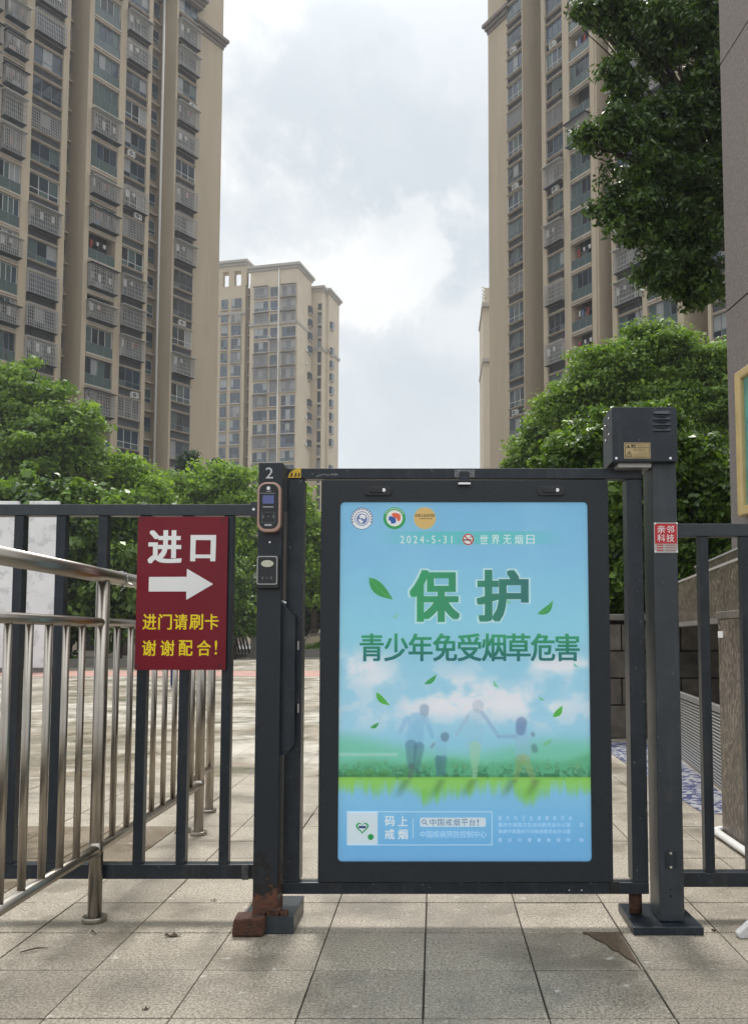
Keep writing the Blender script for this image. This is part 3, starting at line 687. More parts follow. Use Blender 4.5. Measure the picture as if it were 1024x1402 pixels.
# drifting leaves on the poster
pl_m = [mat('print_leaf_green', s2l(96, 190, 70), .5), mat('print_leaf_dark', s2l(64, 168, 84), .5), mat('print_leaf_pale', s2l(140, 208, 170), .5), mat('print_leaf_faint', s2l(150, 210, 200), .5)]
def pleaf(u0, v0, u1, v1, w, m, bend=.15):
    n = 8; a = []; b = []; dx, dy = u1 - u0, v1 - v0; l = math.hypot(dx, dy); px, py = -dy / l, dx / l
    for i in range(n + 1):
        t = i / n; c = bend * l * math.sin(math.pi * t); h = w * math.sin(math.pi * t ** .8)
        a.append((u0 + dx * t + px * (c + h), v0 + dy * t + py * (c + h))); b.append((u0 + dx * t + px * (c - h), v0 + dy * t + py * (c - h)))
    o = blobp('printed_leaf', a + b[-2:0:-1], pl_m[m], TY - .0003, poster)
    q = [(u0 + dx * t + px * bend * l * math.sin(math.pi * t), v0 + dy * t + py * bend * l * math.sin(math.pi * t)) for t in (.05, .5, .95)]
    if m < 2:
        mb = MB(); pp = [P(a_, b_, TY - .0008) for a_, b_ in q]
        for i in (0, 1): mb.tube(pp[i], pp[i + 1], .0006, n=4)
        mb.build('leaf_vein', pl_m[2], o)
pleaf(505, 791, 538, 821, 8, 1, .05); pleaf(736, 841, 757, 822, 4.5, 1); pleaf(515, 948, 534, 966, 4, 0, .1); pleaf(581, 937, 598, 923, 3, 1, .1); pleaf(757, 982, 770, 966, 4, 0, .1)
pleaf(507, 997, 519, 989, 2.5, 1, .1); pleaf(742, 1020, 756, 1012, 3, 2, .1); pleaf(676, 932, 683, 942, 2, 2); pleaf(738, 954, 746, 959, 1.8, 2); pleaf(536, 846, 546, 840, 2, 3); pleaf(785, 908, 793, 914, 1.8, 3); pleaf(694, 822, 700, 826, 2, 2)
# footer
qr_w = mat('footer_white_square', s2l(222, 234, 240), .5); foot_l = mat('footer_pale_line', s2l(205, 232, 248), .5); foot_g = mat('footer_grey_ink', s2l(110, 150, 180), .5)
blobp('code_square', [(475, 1112), (517, 1112), (517, 1157), (475, 1157)], qr_w, TY, poster)
hp = [(496 + 16 * .034 * 16 * math.sin(a) ** 3 , 1133.5 - .54 * (13 * math.cos(a) - 5 * math.cos(2 * a) - 2 * math.cos(3 * a) - math.cos(4 * a))) for a in [2 * math.pi * i / 28 for i in range(28)]]
blobp('heart_emblem', hp, emgreen, TY - .0003, poster); blobp('heart_centre', [(496 + (u - 496) * .74, 1133 + (v - 1133) * .74) for u, v in hp], qr_w, TY - .0006, poster)
bar('heart_bar', 491, 1133, 501, 1133, 3, navy, TY - .0009, poster); disc('green_dot', 507.5, 1146.5, 4, emgreen, TY - .0003, poster)
for a in ((475, 1112, 673.5, 1112), (475, 1157.4, 673.5, 1157.4), (673.5, 1112, 673.5, 1157.4), (565.5, 1121, 565.5, 1148)): bar('footer_line', *a, 1.2, foot_l, TY, poster)
for ch, u, v in (('码', 527, 1118), ('上', 545, 1118), ('戒', 527, 1136), ('烟', 545, 1136)): lettering(ch, u, u + 13, v, v + 13.5, TY, white_p, poster, bold=.02)
q = [P(u, v, TY) for u, v in ((575, 1132.5), (665, 1120))]
MB().prism_y(rrect(q[0][0], q[1][0], q[0][2], q[1][2], .006, 4), TY, TY + .0004).build('search_bar', mat('search_bar_white', s2l(226, 236, 242), .5), poster)
ringm('search_icon', 580.5, 1125.6, 2., 3., foot_g, TY - .0004, poster, 12); bar('search_icon_handle', 582.6, 1127.8, 584.8, 1130, 1.2, foot_g, TY - .0004, poster)
for i, ch in enumerate('中国戒烟平台!'): lettering(ch, 588.5 + i * 10.8, 597 + i * 10.8 - (6.5 if ch == '!' else 0), 1121.8, 1131, TY - .0004, foot_g, poster, bold=.006)
lettering('中国疾病预防控制中心', 575, 666, 1138, 1147.5, TY, foot_l, poster, bold=.002)
for s_, v in (('重庆市卫生健康委员会', 1117.5),):
    for i, ch in enumerate(s_): lettering(ch, 682 + i * 10.7, 687 + i * 10.7, v, v + 6, TY, foot_l, poster)
lettering('重庆市爱国卫生运动委员会办公室', 682, 781, 1127, 1132.6, TY, foot_l, poster); lettering('健康中国重庆行动推进委员会办公室', 682, 781, 1136, 1141.6, TY, foot_l, poster)
for i, ch in enumerate('重庆市健康教育所'): lettering(ch, 682 + i * 13.3, 687.5 + i * 13.3, 1148, 1153.6, TY, foot_l, poster)
lettering('宣', 793, 799, 1127, 1132.6, TY, foot_l, poster); lettering('制', 793, 799, 1148, 1153.6, TY, foot_l, poster)
def glow(o):
    for sl in o.material_slots:
        if sl.material and not sl.material.name.endswith('_emissive'):
            nm = sl.material.name + '_emissive'; m = bpy.data.materials.get(nm)
            if m is None:
                m = sl.material.copy(); m.name = nm; b = m.node_tree.nodes['Principled BSDF']; c = b.inputs['Base Color']
                if c.is_linked: m.node_tree.links.new(c.links[0].from_socket, b.inputs['Emission Color'])
                else: b.inputs['Emission Color'].default_value = c.default_value
                b.inputs['Emission Strength'].default_value = GLOW
            o.data.materials[0] = m
    for c_ in bpy.data.objects:
        if c_.parent == o: glow(c_)
for c_ in [x for x in bpy.data.objects if x.parent == poster]: glow(c_)
# pane in front of the print
gm_ = bpy.data.materials.new('clear_pane'); gm_.use_nodes = True; t = gm_.node_tree; t.nodes.remove(t.nodes['Principled BSDF'])
fr = N(t, 'ShaderNodeFresnel'); fr.inputs[0].default_value = 1.45; tr = N(t, 'ShaderNodeBsdfTransparent'); tr.inputs[0].default_value = (.97, .98, .98, 1); gl = N(t, 'ShaderNodeBsdfGlossy'); gl.inputs['Roughness'].default_value = .03
mx = N(t, 'ShaderNodeMixShader'); L(t, M2(t, 'MULTIPLY', fr.outputs[0], 1.0), mx.inputs[0]); L(t, tr.outputs[0], mx.inputs[1]); L(t, gl.outputs[0], mx.inputs[2]); L(t, mx.outputs[0], t.nodes['Material Output'].inputs[0])
mb = MB(); mb.face([(px0 - .005, TY - .004, pz0 - .005), (px1 + .005, TY - .004, pz0 - .005), (px1 + .005, TY - .004, pz1 + .005), (px0 - .005, TY - .004, pz1 + .005)]); mb.build('glass_pane', gm_, gate)
# recessed lock handles
for u0 in (499, 736):
    a = P(u0, 678.5, CY - .003); b = P(u0 + 37, 665.5, CY - .003)
    h = MB().prism_y(rrect(a[0], b[0], a[2], b[2], (b[2] - a[2]) * .42, 5), CY - .006, CY + .001).build('lock_handle', blackp, gate, .0015)
    a2 = P(u0 + 7, 675, CY); b2 = P(u0 + 25, 668, CY); MB().prism_y(rrect(a2[0], b2[0], a2[2], b2[2], .008, 4), CY - .012, CY - .0055).build('grip', blackp, h, .0015)
    c = P(u0 + 26.5, 671.5, CY); MB().prism_y(circle(c[0], c[2], .0085), CY - .011, CY - .0055).build('lock_cylinder', chrome, h, .001)
# centre latch on the top rail
c0 = P(622, 654, GY - .002); c1 = P(650, 643.5, GY - .002)
la = MB().box(c0[0], c1[0], GY - .006, GY - .0005, c0[2], c1[2]).build('latch_plate', mat('worn_galvanised_plate', (.28, .28, .28), .5, nscale=120, col2=(.05, .055, .06), metal=.6), gate, .001)
a = P(629, 665, GY); b = P(642, 646, GY); MB().box(a[0], b[0], CY - .010, CY - .004, a[2], b[2]).build('latch_tongue', paint, la, .002)
a = P(627, 665, GY); b = P(644, 662, GY); MB().box(a[0], b[0], CY - .014, CY - .003, a[2], b[2]).build('latch_lip', chrome, la, .002)
c = P(635.5, 648.5, GY); MB().prism_y(circle(c[0], c[2], .008, 16), CY - .0115, CY - .0098).build('latch_pin', blackp, la)
# scratched paint on the rail, seam straps on the bottom rail
for (u0, v0, u1, v1) in ((433, 652, 441, 650), (442, 649, 450, 650.5), (447, 651, 456, 648.5), (452, 649.5, 461, 650.5), (458, 648, 463, 650)): bar('paint_chip', u0, v0, u1, v1, 1.2, mat('bare_metal', (.22, .22, .22), .6) if u0 == 433 else MATS['bare_metal'], GY - .0008, gate)
for u in (502, 512, 539, 704): 
    a = P(u, 1224, GY); MB().box(a[0], a[0] + .006, GY - .0015, GY + .01, zb0 + .001, zb1 - .001).build('rail_strap', paint, gate)
a = P(774, 1224, GY); b = P(802, 1210, GY); pt = MB().box(a[0], b[0], GY - .003, GY - .0002, a[2], b[2]).build('catch_plate', paint, gate)
for u in (779, 796): c = P(u, 1219, GY); MB().prism_y(circle(c[0], c[2], .0035, 10), GY - .005, GY - .003).build('screw', chrome, pt)
a = P(835, 1222, GY); b = P(848, 1207, GY); MB().box(a[0], b[0], GY - .004, GY - .0002, a[2], b[2]).build('corner_bracket', blackp, gate, .002)
# yellow pinch warning sticker
q = [(394, 654), (396, 648), (401, 643.5), (407, 641.3), (412, 641), (412, 654)]
stk = blobp('warning_sticker', q, yellow_st, GY - .0012, gate)
for u in (399, 404.5, 409): blobp('warning_figure', [(u - 1.4, 652.5), (u, 646.5), (u + 1.8, 648), (u + 1.2, 652.5)], dark_p, GY - .0018, stk)
# hinge boss below
c = P(869, 1232, 3.76); MB().tube((c[0], 3.75, .04), (c[0], 3.75, zb0), .028, n=16).build('pivot', rust, gate)

# ================================================================== LEFT POST
lp = thing('lock_post', 'dark square lock post numbered 2 at the left end of the gate', 'post', (-.70, 3.69, 0))
yf, yb = 3.62, 3.755
lx0, lx1 = X(353.5, yf, 680), X(386.5, yf, 680); lz1 = Z(633, yf)
lx0b, lx1b = X(343, yf, 1240), X(378, yf, 1240)
MB().box(lx0, lx1, yf, yb, .07, lz1).build('post_body', paint_rust, lp, .004)
lettering('2', 363.5, 374, 640, 655, yf - .0006, mat('worn_white_digit', (.55, .56, .57), .6), lp, bold=.005, name='post_number')
bx0, bx1 = G(331, 1278)[0], X(403, 3.62, 1276)
MB().box(bx0 + .005, bx1, 3.60, 3.88, -.001, .072).build('base_box', paint_l, lp, .004)
mb = MB().box(G(320, 1280)[0], X(363, 3.58, 1265), 3.56, 3.66, 0, .078); mb.v = [(x + (.006 if i in (4, 6) else -.003), y + (.005 if i == 5 else 0), z - (.007 if i in (4, 7) else 0)) for i, (x, y, z) in enumerate(mb.v)]; rb = mb.build('rusty_block', rust, lp, .010)
mb = MB(); 
for (xx, s) in ((-.62, .02), (-.66, .035), (-.70, .02)): mb.box(xx - s, xx + s, 3.595, 3.63, .071, .08 + s * .5)
mb.build('rust_scale', rust, lp, .004)
# strike cover plate with chamfered ends
sy = 3.70
q = [(384.5, 823), (404.5, 845), (403, 1020), (391.5, 1034), (384, 1034)]
qq = [P(u, v, 3.66) for u, v in q]
MB().prism_y([(p[0], p[2]) for p in qq], 3.655, 3.698).build('strike_cover', paint, lp, .002)
a, b = P(385.5, 822, 3.66), P(392, 700, 3.66); MB().box(a[0], b[0], 3.66, 3.697, a[2], b[2]).build('strike_channel', mat('dull_brown_channel', (.10, .09, .085), .4), lp)
c = P(387, 824, 3.655); bar('bare_edge', 386, 822.5, 392, 825.5, 2.2, chrome, 3.653, lp)
for vv_, hh in ((878, 12), (964, 12)):
    c = P(407.5, vv_ + hh, 3.69); d = P(409.5, vv_, 3.69); MB().box(c[0], d[0], 3.683, 3.699, c[2], d[2]).build('lock_bolt', alu_l, lp)
c = P(369.5, 742.5, yf); MB().prism_y(circle(c[0], c[2], .004, 10), yf - .003, yf + .001).build('screw', chrome, lp)

# face recognition terminal
ft = thing('face_terminal', 'tall rounded entry terminal with copper rim and blue screen near the top of the post', 'terminal', P(367.5, 728, 3.6))
fy = yf - .045
def RR_(u0, u1, v0, v1, Y, r): a = P(u0, v1, Y); b = P(u1, v0, Y); return rrect(a[0], b[0], a[2], b[2], r, 6)
MB().prism_y(RR_(351.5, 385, 660, 729, fy, .036), fy, yf - .0005).build('housing', copper, ft, .004)
MB().prism_y(RR_(354.5, 381.5, 662.5, 724, fy, .030), fy - .002, fy + .004).build('glass_front', blackgl, ft, .001)
fy2 = fy - .0028
disc('camera_lens', 367.5, 668.3, 2.6, mat('lens_silver', (.7, .7, .68), .2, metal=.6), fy2, ft)
a, b = P(359.5, 689.5, fy2), P(375, 678, fy2); MB().box(a[0], b[0], fy2, fy2 + .001, a[2], b[2]).build('screen', screen_m, ft)
for (u0, u1, v, w) in ((364.5, 371, 672.5, .8), (356, 376, 675.2, .5), (360, 374.5, 694, 1.4)): bar('caption_mark', u0, v, u1, v, w, silver, fy2, ft)
def waves(u, v, s, Y, parent, m):
    mb = MB()
    for sd in (-1, 1):
        for r in (s, s * 1.6):
            p = [P(u + sd * (s * 1.3 + r * math.cos(a)), v + r * math.sin(a), Y) for a in (-.7, -.25, .25, .7)]
            for i in range(3): mb.tube(p[i], p[i + 1], .0009, n=4)
    mb.tube(P(u - 1, v, Y), P(u + 1, v, Y), .0014, n=5); mb.build('card_wave_symbol', m, parent)
waves(367.3, 707.5, 2.7, fy2, ft, silver)
mb = MB(); ring_y(mb, RR_(358, 376.5, 701, 716, fy2, .004), RR_(358.6, 375.9, 701.6, 715.4, fy2, .004), fy2, fy2 + .0005); mb.build('card_frame', mat('dim_green_line', (.08, .12, .11), .4), ft)
bar('maker_mark', 362, 718.8, 372, 718.8, 2.4, silver, fy2, ft)
# card reader
cr = thing('card_reader', 'black square card reader with silver border and oval button below the terminal', 'card reader', P(366, 806, 3.6))
cy = yf - .032
MB().prism_y(RR_(350.5, 382, 760, 806, cy, .008), cy + .004, yf - .0005).build('housing', blackp, cr, .004)
MB().prism_y(RR_(351, 380.5, 761, 801, cy, .008), cy, cy + .0038).build('front_plate', blackgl, cr, .001)
mb = MB(); ring_y(mb, RR_(351.5, 380, 761.5, 800.5, cy, .008), RR_(352.8, 378.7, 762.8, 799.2, cy, .007), cy - .0015, cy + .001); mb.build('silver_border', silver, cr)
disc('oval_button', 366, 771.7, 4.8, cream_btn, cy - .003, cr, ru=8.6); waves(365.5, 791.5, 2.3, cy - .0012, cr, silver)

# ================================================================== RIGHT POST + MOTOR BOX
ry0, ry1 = 3.64, 3.80
rx0, rx1 = X(893.6, ry0, 700), X(926.7, ry0, 700)
rp = thing('hinge_post', 'slate grey hinge post with red label right of the poster', 'post', ((rx0 + rx1) / 2, 3.72, 0))
MB().box(rx0, rx1, ry0, ry1, .036, Z(633, ry0)).build('post_body', paint_l, rp, .004)
q = [G(858, 1280, 0), G(962, 1279, 0), G(962, 1279, 0), G(838, 1236, 0)]
MB().prism_z([(X(866, 3.60, 1275), 3.58), (X(962, 3.60, 1275), 3.58), (X(962, 3.60, 1275) - .01, 3.90), (X(846, 3.9, 1238), 3.90)], -.001, .034).build('base_plate', paint, rp, .004)
for (u, v) in ((915, 641.5), (915, 650.5), (918, 1218), (918.5, 1227.5)):
    c = P(u, v, ry0); MB().prism_y(circle(c[0], c[2], .0045, 10), ry0 - .0008, ry0 + .001).build('drill_hole', blackgl, rp)
a, b = P(910.5, 1190, ry0), P(926, 1165.5, ry0); pt = MB().box(a[0], b[0], ry0 - .003, ry0 + .001, a[2], b[2]).build('cover_plate', paint, rp, .001)
for v in (1168.5, 1187.5): c = P(918, v, ry0); MB().prism_y(circle(c[0], c[2], .0055, 12), ry0 - .0055, ry0 - .003).build('screw', chrome, pt)
a, b = P(895.5, 757, ry0), P(927, 715.5, ry0); lb = MB().box(a[0] , b[0], ry0 - .0022, ry0 - .0002, a[2], b[2]).build('maker_label', alu_l, rp); lb['label'] = 'aluminium label with a red square of white characters'
a, b = P(896.6, 744.5, ry0), P(926, 717, ry0); MB().box(a[0], b[0], ry0 - .003, ry0 - .0021, a[2], b[2]).build('red_field', red_l, lb)
for ch, u, v in (('亲', 900, 719.5), ('邻', 912.5, 719.5), ('科', 900, 731.5), ('技', 912.5, 731.5)): lettering(ch, u, u + 10.5, v, v + 10.3, ry0 - .0034, white_p, lb, bold=-.004)
for i, v in enumerate((746.5, 750, 753.5)):
    bar('label_line', 899, v, 908, v, 1.6, red_l, ry0 - .0026, lb); bar('label_line', 911, v, 925, v, 1.2, MATS['label_brown'] if i else mat('label_brown', (.35, .12, .1), .5), ry0 - .0026, lb)
for u, v in ((896.5, 717), (926, 716.5), (897, 755.5), (926.3, 755.5)): c = P(u, v, ry0); MB().prism_y(circle(c[0], c[2], .004, 10), ry0 - .0055, ry0 - .0021).build('screw', chrome, lb)
my0, my1 = 3.60, 3.795
mx0, mx1, mz0, mz1 = X(838, my0, 600), X(927.5, my0, 600), Z(632, my0), Z(557, my0)
mo = thing('motor_box', 'black steel gate motor box with four louvres on top of the right post', 'motor box', ((mx0 + mx1) / 2, 3.70, mz0))
MB().prism_y([(mx0, mz0), (mx1, mz0), (mx1, mz1 - .012), (mx1 - .008, mz1 - .003), (mx1 - .016, mz1), (mx0, mz1)], my0, my1).build('housing', paint, mo, .003)
MB().box(mx0 + .03, rx0 - .005, my0 + .03, my1 - .01, mz0 - .018, mz0 - .001).build('bottom_plate', alu_l, mo)
for k in range(4):
    v = 564.5 + k * 7.7; a, b = P(892.5, v + 3.2, my0), P(919, v - 2.2, my0); w = b[0] - a[0]; hgt = b[2] - a[2]
    mb = MB(); n = 8
    ring = []
    for i in range(n + 1):
        x = a[0] + w * i / n; d = .011 * math.sin(math.pi * min(1, max(0, (i / n)))) ** .4 if 0 < i < n else 0
        ring.append((x, d))
    for i in range(n):
        (xa, da), (xb, db) = ring[i], ring[i + 1]
        mb.face([(xa, my0 - da, a[2] + .002), (xb, my0 - db, a[2] + .002), (xb, my0 - .0005, b[2]), (xa, my0 - .0005, b[2])], smooth=True)
        mb.face([(xb, my0 - db, a[2] + .002), (xa, my0 - da, a[2] + .002), (xa, my0 - .0004, a[2]), (xb, my0 - .0004, a[2])])
    mb.build('louvre', paint, mo)
a, b = P(854.5, 628, my0), P(890, 606, my0); wl_ = MB().box(a[0], b[0], my0 - .0015, my0 - .0002, a[2], b[2]).build('warning_label', gold_l, mo, .0005)
wl_['label'] = 'gold warning label with a black triangle'
for q in ((856, 607.3, 888.5, 607.3), (856, 626.8, 888.5, 626.8), (856, 607.3, 856, 626.8), (888.5, 607.3, 888.5, 626.8), (856, 612.8, 888.5, 612.8)): bar('label_border', *q, .6, dark_p, my0 - .0022, wl_)
def tri(u, v, s, m):
    for a_, b_ in (((u, v - s), (u - s, v + s * .8)), ((u - s, v + s * .8), (u + s, v + s * .8)), ((u + s, v + s * .8), (u, v - s))): bar('triangle_side', *a_, *b_, .75, m, my0 - .0022, wl_)
    bar('exclamation_mark', u, v - s * .4, u, v + s * .5, .7, m, my0 - .0022, wl_)
tri(861.3, 621.5, 4, dark_p); tri(860, 610.6, 1.6, dark_p)
lettering('警告', 864, 870.5, 608.3, 612, my0 - .0022, dark_p, wl_, bold=.02); lettering('Warning', 873, 885, 608.6, 612, my0 - .0022, mat('faded_label_ink', (.22, .17, .09), .6), wl_)
lettering('请勿攀爬', 867, 883, 614.2, 617.4, my0 - .0022, MATS['faded_label_ink'], wl_); lettering('当心夹手', 874, 887, 618, 621, my0 - .0022, MATS['faded_label_ink'], wl_)
for v in (622.6, 624.8): bar('label_line', 867, v, 886, v, .8, MATS['faded_label_ink'], my0 - .0022, wl_)
for u in (843.5, 917.5): c = P(u, 627.5, my0); MB().prism_y(circle(c[0], c[2], .0055, 12), my0 - .004, my0 - .0002).build('screw', chrome, mo)
for (y, z) in ((3.66, mz1 - .035), (3.735, mz1 - .05), (3.66, mz1 - .105), (3.735, mz1 - .115)):
    mb = MB(); mb.tube((mx0 - .004, y, z), (mx0 + .001, y, z), .005, n=10); mb.build('screw', chrome, mo)

# ================================================================== FENCES
def fence(name, label, u0, u1, vt0, vt1, vb0, vb1, bars, ends):
    fy0 = 3.80; fth = .05
    za, zb = Z(vt1, fy0), Z(vt0, fy0); zc, zd = Z(vb1, fy0), Z(vb0, fy0)
    xa, xb = ends
    t = thing(name, label, 'fence', ((xa + xb) / 2, fy0 + .025, 0))
    MB().box(xa, xb, fy0 - .004, fy0 + .054, za, zb).build('top_rail', paint_l, t, .003)
    MB().box(xa, xb, fy0 - .004, fy0 + .054, zc, zd).build('bottom_rail', paint, t, .003)
    for (ub, w) in bars:
        x = X(ub, fy0, 760)
        MB().box(x, x + w, fy0, fy0 + .045, zd + .0005, za - .0005).build('bar', paint, t, .002)
    return t
xe = lx0 - .002
lf = fence('bar_fence', 'dark steel bar fence with the red entrance sign on it, left of the gate', 0, 345, 690.5, 706, 1184, 1204, [(18 + 57.6 * k, .042) for k in range(-3, 6)], (-2.75, xe))
a, b = P(343, 708, 3.79), P(353, 687, 3.79); MB().box(a[0], b[0], 3.785, 3.80 - .0045, a[2], b[2]).build('end_bracket', paint_l, lf, .002)
c = P(347.5, 697.5, 3.785); MB().prism_y(circle(c[0], c[2], .006, 12), 3.780, 3.7848).build('bolt', chrome, lf)
a, b = P(331, 1205, 3.79), P(341, 1184, 3.79); MB().box(a[0], b[0], 3.785, 3.7955, a[2], b[2]).build('end_bracket', mat('worn_bracket', (.12, .12, .12), .5, nscale=60, col2=(.02, .02, .025)), lf, .002)
xs = rx1 + .002
rf = fence('bar_fence', 'dark steel bar fence at the right frame edge beside the hinge post', 928, 1030, 717, 734.5, 1195, 1215, [(957 + 57.5 * k, .042) for k in range(0, 5)], (xs, 2.9))

# ================================================================== ENTRANCE SIGN
SY = 3.786
sg = thing('entrance_sign', 'crimson entrance sign with white arrow and yellow characters on the left fence', 'sign', P(248, 918, SY))
a, b = P(187, 917.5, SY), P(312.5, 707.5, SY); ax = X(185.2, SY, 875); bx = X(309.6, SY, 875)
MB().box(ax, bx, SY, SY + .003, a[2], b[2]).build('sign_board', red_sign, sg, .0008)
sY = SY - .0008
lettering('进', 203.5, 248, 727, 770.5, sY, white_p, sg, bold=.035); 
def zp(pts, m, name): return blobp(name, pts, m, sY, sg)
mb = MB(); o4 = [P(u, v, sY) for u, v in ((261, 732.5), (296, 732.5), (295, 768.5), (260.5, 768.5))]; i4 = [P(u, v, sY) for u, v in ((268, 739.5), (288.5, 739.5), (288, 759.5), (267.5, 759.5))]
for ps in ([(261, 732.5), (296, 732.5), (295.8, 739.5), (261, 739.5)], [(260.9, 739.5), (268, 739.5), (267.2, 768.5), (260.3, 768.5)], [(288.7, 739.5), (295.8, 739.5), (294.8, 768.5), (287.7, 768.5)], [(267.5, 759.3), (288, 759.3), (287.9, 764.3), (267.3, 764.3)]): zp(ps, white_p, 'lettering')
zp([(204, 790), (255.5, 789.8), (256, 778.8), (292, 799.8), (255, 821.5), (255, 810), (203.5, 810)], white_p, 'arrow')
for s_, u0, v0, st_, w in (('进门请刷卡', 195.5, 841, 21.3, 18.5), ('谢谢配合', 194.8, 877, 25, 18.8)):
    for i, ch in enumerate(s_): lettering(ch, u0 + i * st_, u0 + i * st_ + w, v0, v0 + 21, sY, yellow_p, sg, bold=.018)
lettering('!', 294, 297.3, 877, 896.5, sY, yellow_p, sg, bold=.01)
for u, v in ((193, 711.5), (305.5, 711.5), (187.5, 912), (301.5, 912)): c = P(u, v, SY); MB().prism_y(circle(c[0], c[2], .006, 12), SY - .003, SY - .0002).build('rivet', mat('dark_rivet', (.08, .01, .02), .4) if u == 193 else MATS['dark_rivet'], sg)

# ================================================================== STAINLESS RAILING
RX = -1.45
ra = thing('queue_railing', 'polished stainless steel queue railing running through the left fence', 'railing', (RX, 3.765, 0))
ya, ye = 2.30, 5.39
MB().tube((RX, ya, 1.478), (RX, ye + .12, 1.478), .032, n=24).build('handrail', steel, ra)
MB().tube((RX, ya, 1.272), (RX, ye, 1.272), .02, n=20).build('upper_rail', steel, ra)
MB().tube((RX, ya, .30), (RX, ye, .30), .022, n=20).build('lower_rail', steel, ra)
for y in (2.30, 3.765, ye):
    o = MB().tube((RX, y, .012), (RX, y, 1.452), .029, n=24).build('post', steel, ra)
    MB().tube((RX, y, 0), (RX, y, .022), .052, n=24).build('foot_flange', steel, o, .004)
    MB().tube((RX, y, .272), (RX, y, .330), .0305, n=24).build('collar', steel, o)
for y in [2.47 + .155 * k for k in range(1, 8)] + [3.765 + .18 * k for k in range(1, 9)]:
    MB().tube((RX, y, .318), (RX, y, 1.256), .0145, n=14).build('baluster', steel, ra)
wire = MB(); cc = P(163, 790, 3.95)
for i in range(14):
    a0, a1 = 2 * math.pi * i / 14, 2 * math.pi * (i + 1) / 14
    wire.tube((RX + .034 * math.cos(a0), 3.97, 1.478 + .034 * math.sin(a0)), (RX + .034 * math.cos(a1), 3.97, 1.478 + .034 * math.sin(a1)), .002, n=5)
wire.tube((RX + .034, 3.97, 1.46), (RX + .075, 4.0, 1.435), .002, n=5); wire.tube((RX + .03, 3.97, 1.45), (RX + .01, 3.95, 1.42), .002, n=5)
tag(wire.build('tie_wire', chrome), 'thin white tie wire wound round the steel handrail', 'wire')
r2 = thing('railing_section', 'short stainless railing section standing beside the far end of the queue railing', 'railing', (-1.565, 5.45, 0))
o = MB().tube((-1.565, 5.45, .012), (-1.565, 5.45, 1.45), .028, n=20).build('post', steel, r2); MB().tube((-1.565, 5.45, 0), (-1.565, 5.45, .022), .05, n=20).build('foot_flange', steel, o)
for z, r in ((1.478, .032), (1.272, .02), (.30, .022)): MB().tube((-1.565, 5.42, z), (-1.565, 6.1, z), r, n=16).build('rail', steel, r2)
o = MB().tube((-1.565, 6.08, .012), (-1.565, 6.08, 1.45), .028, n=20).build('post', steel, r2); MB().tube((-1.565, 6.08, 0), (-1.565, 6.08, .022), .05, n=20).build('foot_flange', steel, o)

# ================================================================== RIGHT-HAND STONEWORK
LX = lambda y: 1.51 + .11 * y
# frontal block wall
bw = thing('stone_block_wall', 'low wall of weathered grey brown stone blocks behind the right side of the gate', 'wall', (3.2, 10.6, 0))
MB().box(1.85, 4.9, 10.56, 10.95, 0, 1.42).build('wall_core', mortar, bw)
zr = [0, .40, .725, 1.055, 1.385]
for r in range(4):
    x = 1.85 - (.3 if r % 2 else 0)
    while x < 4.9:
        xa, xb = max(x, 1.85) + .008, min(x + .72, 4.9) - .008
        if xb - xa > .1: MB().box(xa, xb, 10.49 + random.uniform(-.008, .008), 10.558, zr[r] + .008, zr[r + 1] - .008).build('block', stone_b, bw, .008)
        x += .72
MB().box(1.80, 4.9, 10.44, 10.98, 1.425, 1.50).build('coping', curb_m, bw, .01)
# receding granite parapet of the ramp
def slab(name, y0, y1, z0, z1, off, th, m, parent, bevel=0):
    x0, x1 = LX(y0) + off, LX(y1) + off
    return MB().prism_z([(x0, y0), (x0 + th, y0), (x1 + th, y1), (x1, y1)], z0, z1, m).build(name, m, parent, bevel)
pa_ = thing('granite_parapet', 'speckled brown granite ramp parapet with a pale top edge nearer the fence', 'wall', (LX(7), 7, 1.36))
slab('granite_slab', 5.4, 7.6, 1.37, 1.765, 0, .12, granite_m, pa_); slab('granite_slab', 7.605, 10.4, 1.37, 1.765, 0, .12, granite_m, pa_)
slab('coping', 5.4, 10.4, 1.766, 1.785, -.01, .15, mat('pale_granite_edge', (.42, .40, .38), .5), pa_)
slab('under_band', 5.4, 10.4, 1.325, 1.368, -.012, .13, curb_m, pa_)
pb_ = thing('granite_parapet', 'second higher granite parapet behind the first, under the building wall', 'wall', (LX(8) + .5, 8, 1.4))
slab('granite_slab', 6.5, 10.4, 1.37, 2.06, .5, .12, granite_m, pb_); slab('coping', 6.5, 10.4, 2.061, 2.08, .49, .15, MATS['pale_granite_edge'], pb_)
slab('ramp_deck', 6.5, 10.4, 1.37, 1.42, .125, .37, curb_m, pb_)
gw = thing('granite_wall', 'speckled brown granite ramp wall at the right edge with a white pipe at its foot', 'wall', (1.78, 4.8, 0))
for k, (y0, y1) in enumerate(((3.1, 4.2), (4.205, 5.34))):
    MB().box(1.752, 2.3, y0, y1, 0, 1.32).build('granite_slab', granite_m, gw, .004)
MB().box(1.745, 2.32, 3.1, 5.36, 1.321, 1.367).build('coping', stone_b, gw, .004)
slab('granite_slab', 3.1, 5.395, 1.37, 1.765, 0, .12, granite_m, gw)
a = P(974.5, 870, 5.3); MB().box(1.748, 1.7515, 5.24, 5.33, a[2] - .015, a[2] + .025).build('small_plate', white_p, gw)
pp = MB(); pp.path([(1.80, 5.40, .03), (1.73, 5.38, .03), (1.712, 5.30, .03), (1.712, 3.2, .03)], [.022] * 4, 12); tag(pp.build('floor_pipe', white_pl), 'white plastic pipe lying along the foot of the granite wall', 'pipe')
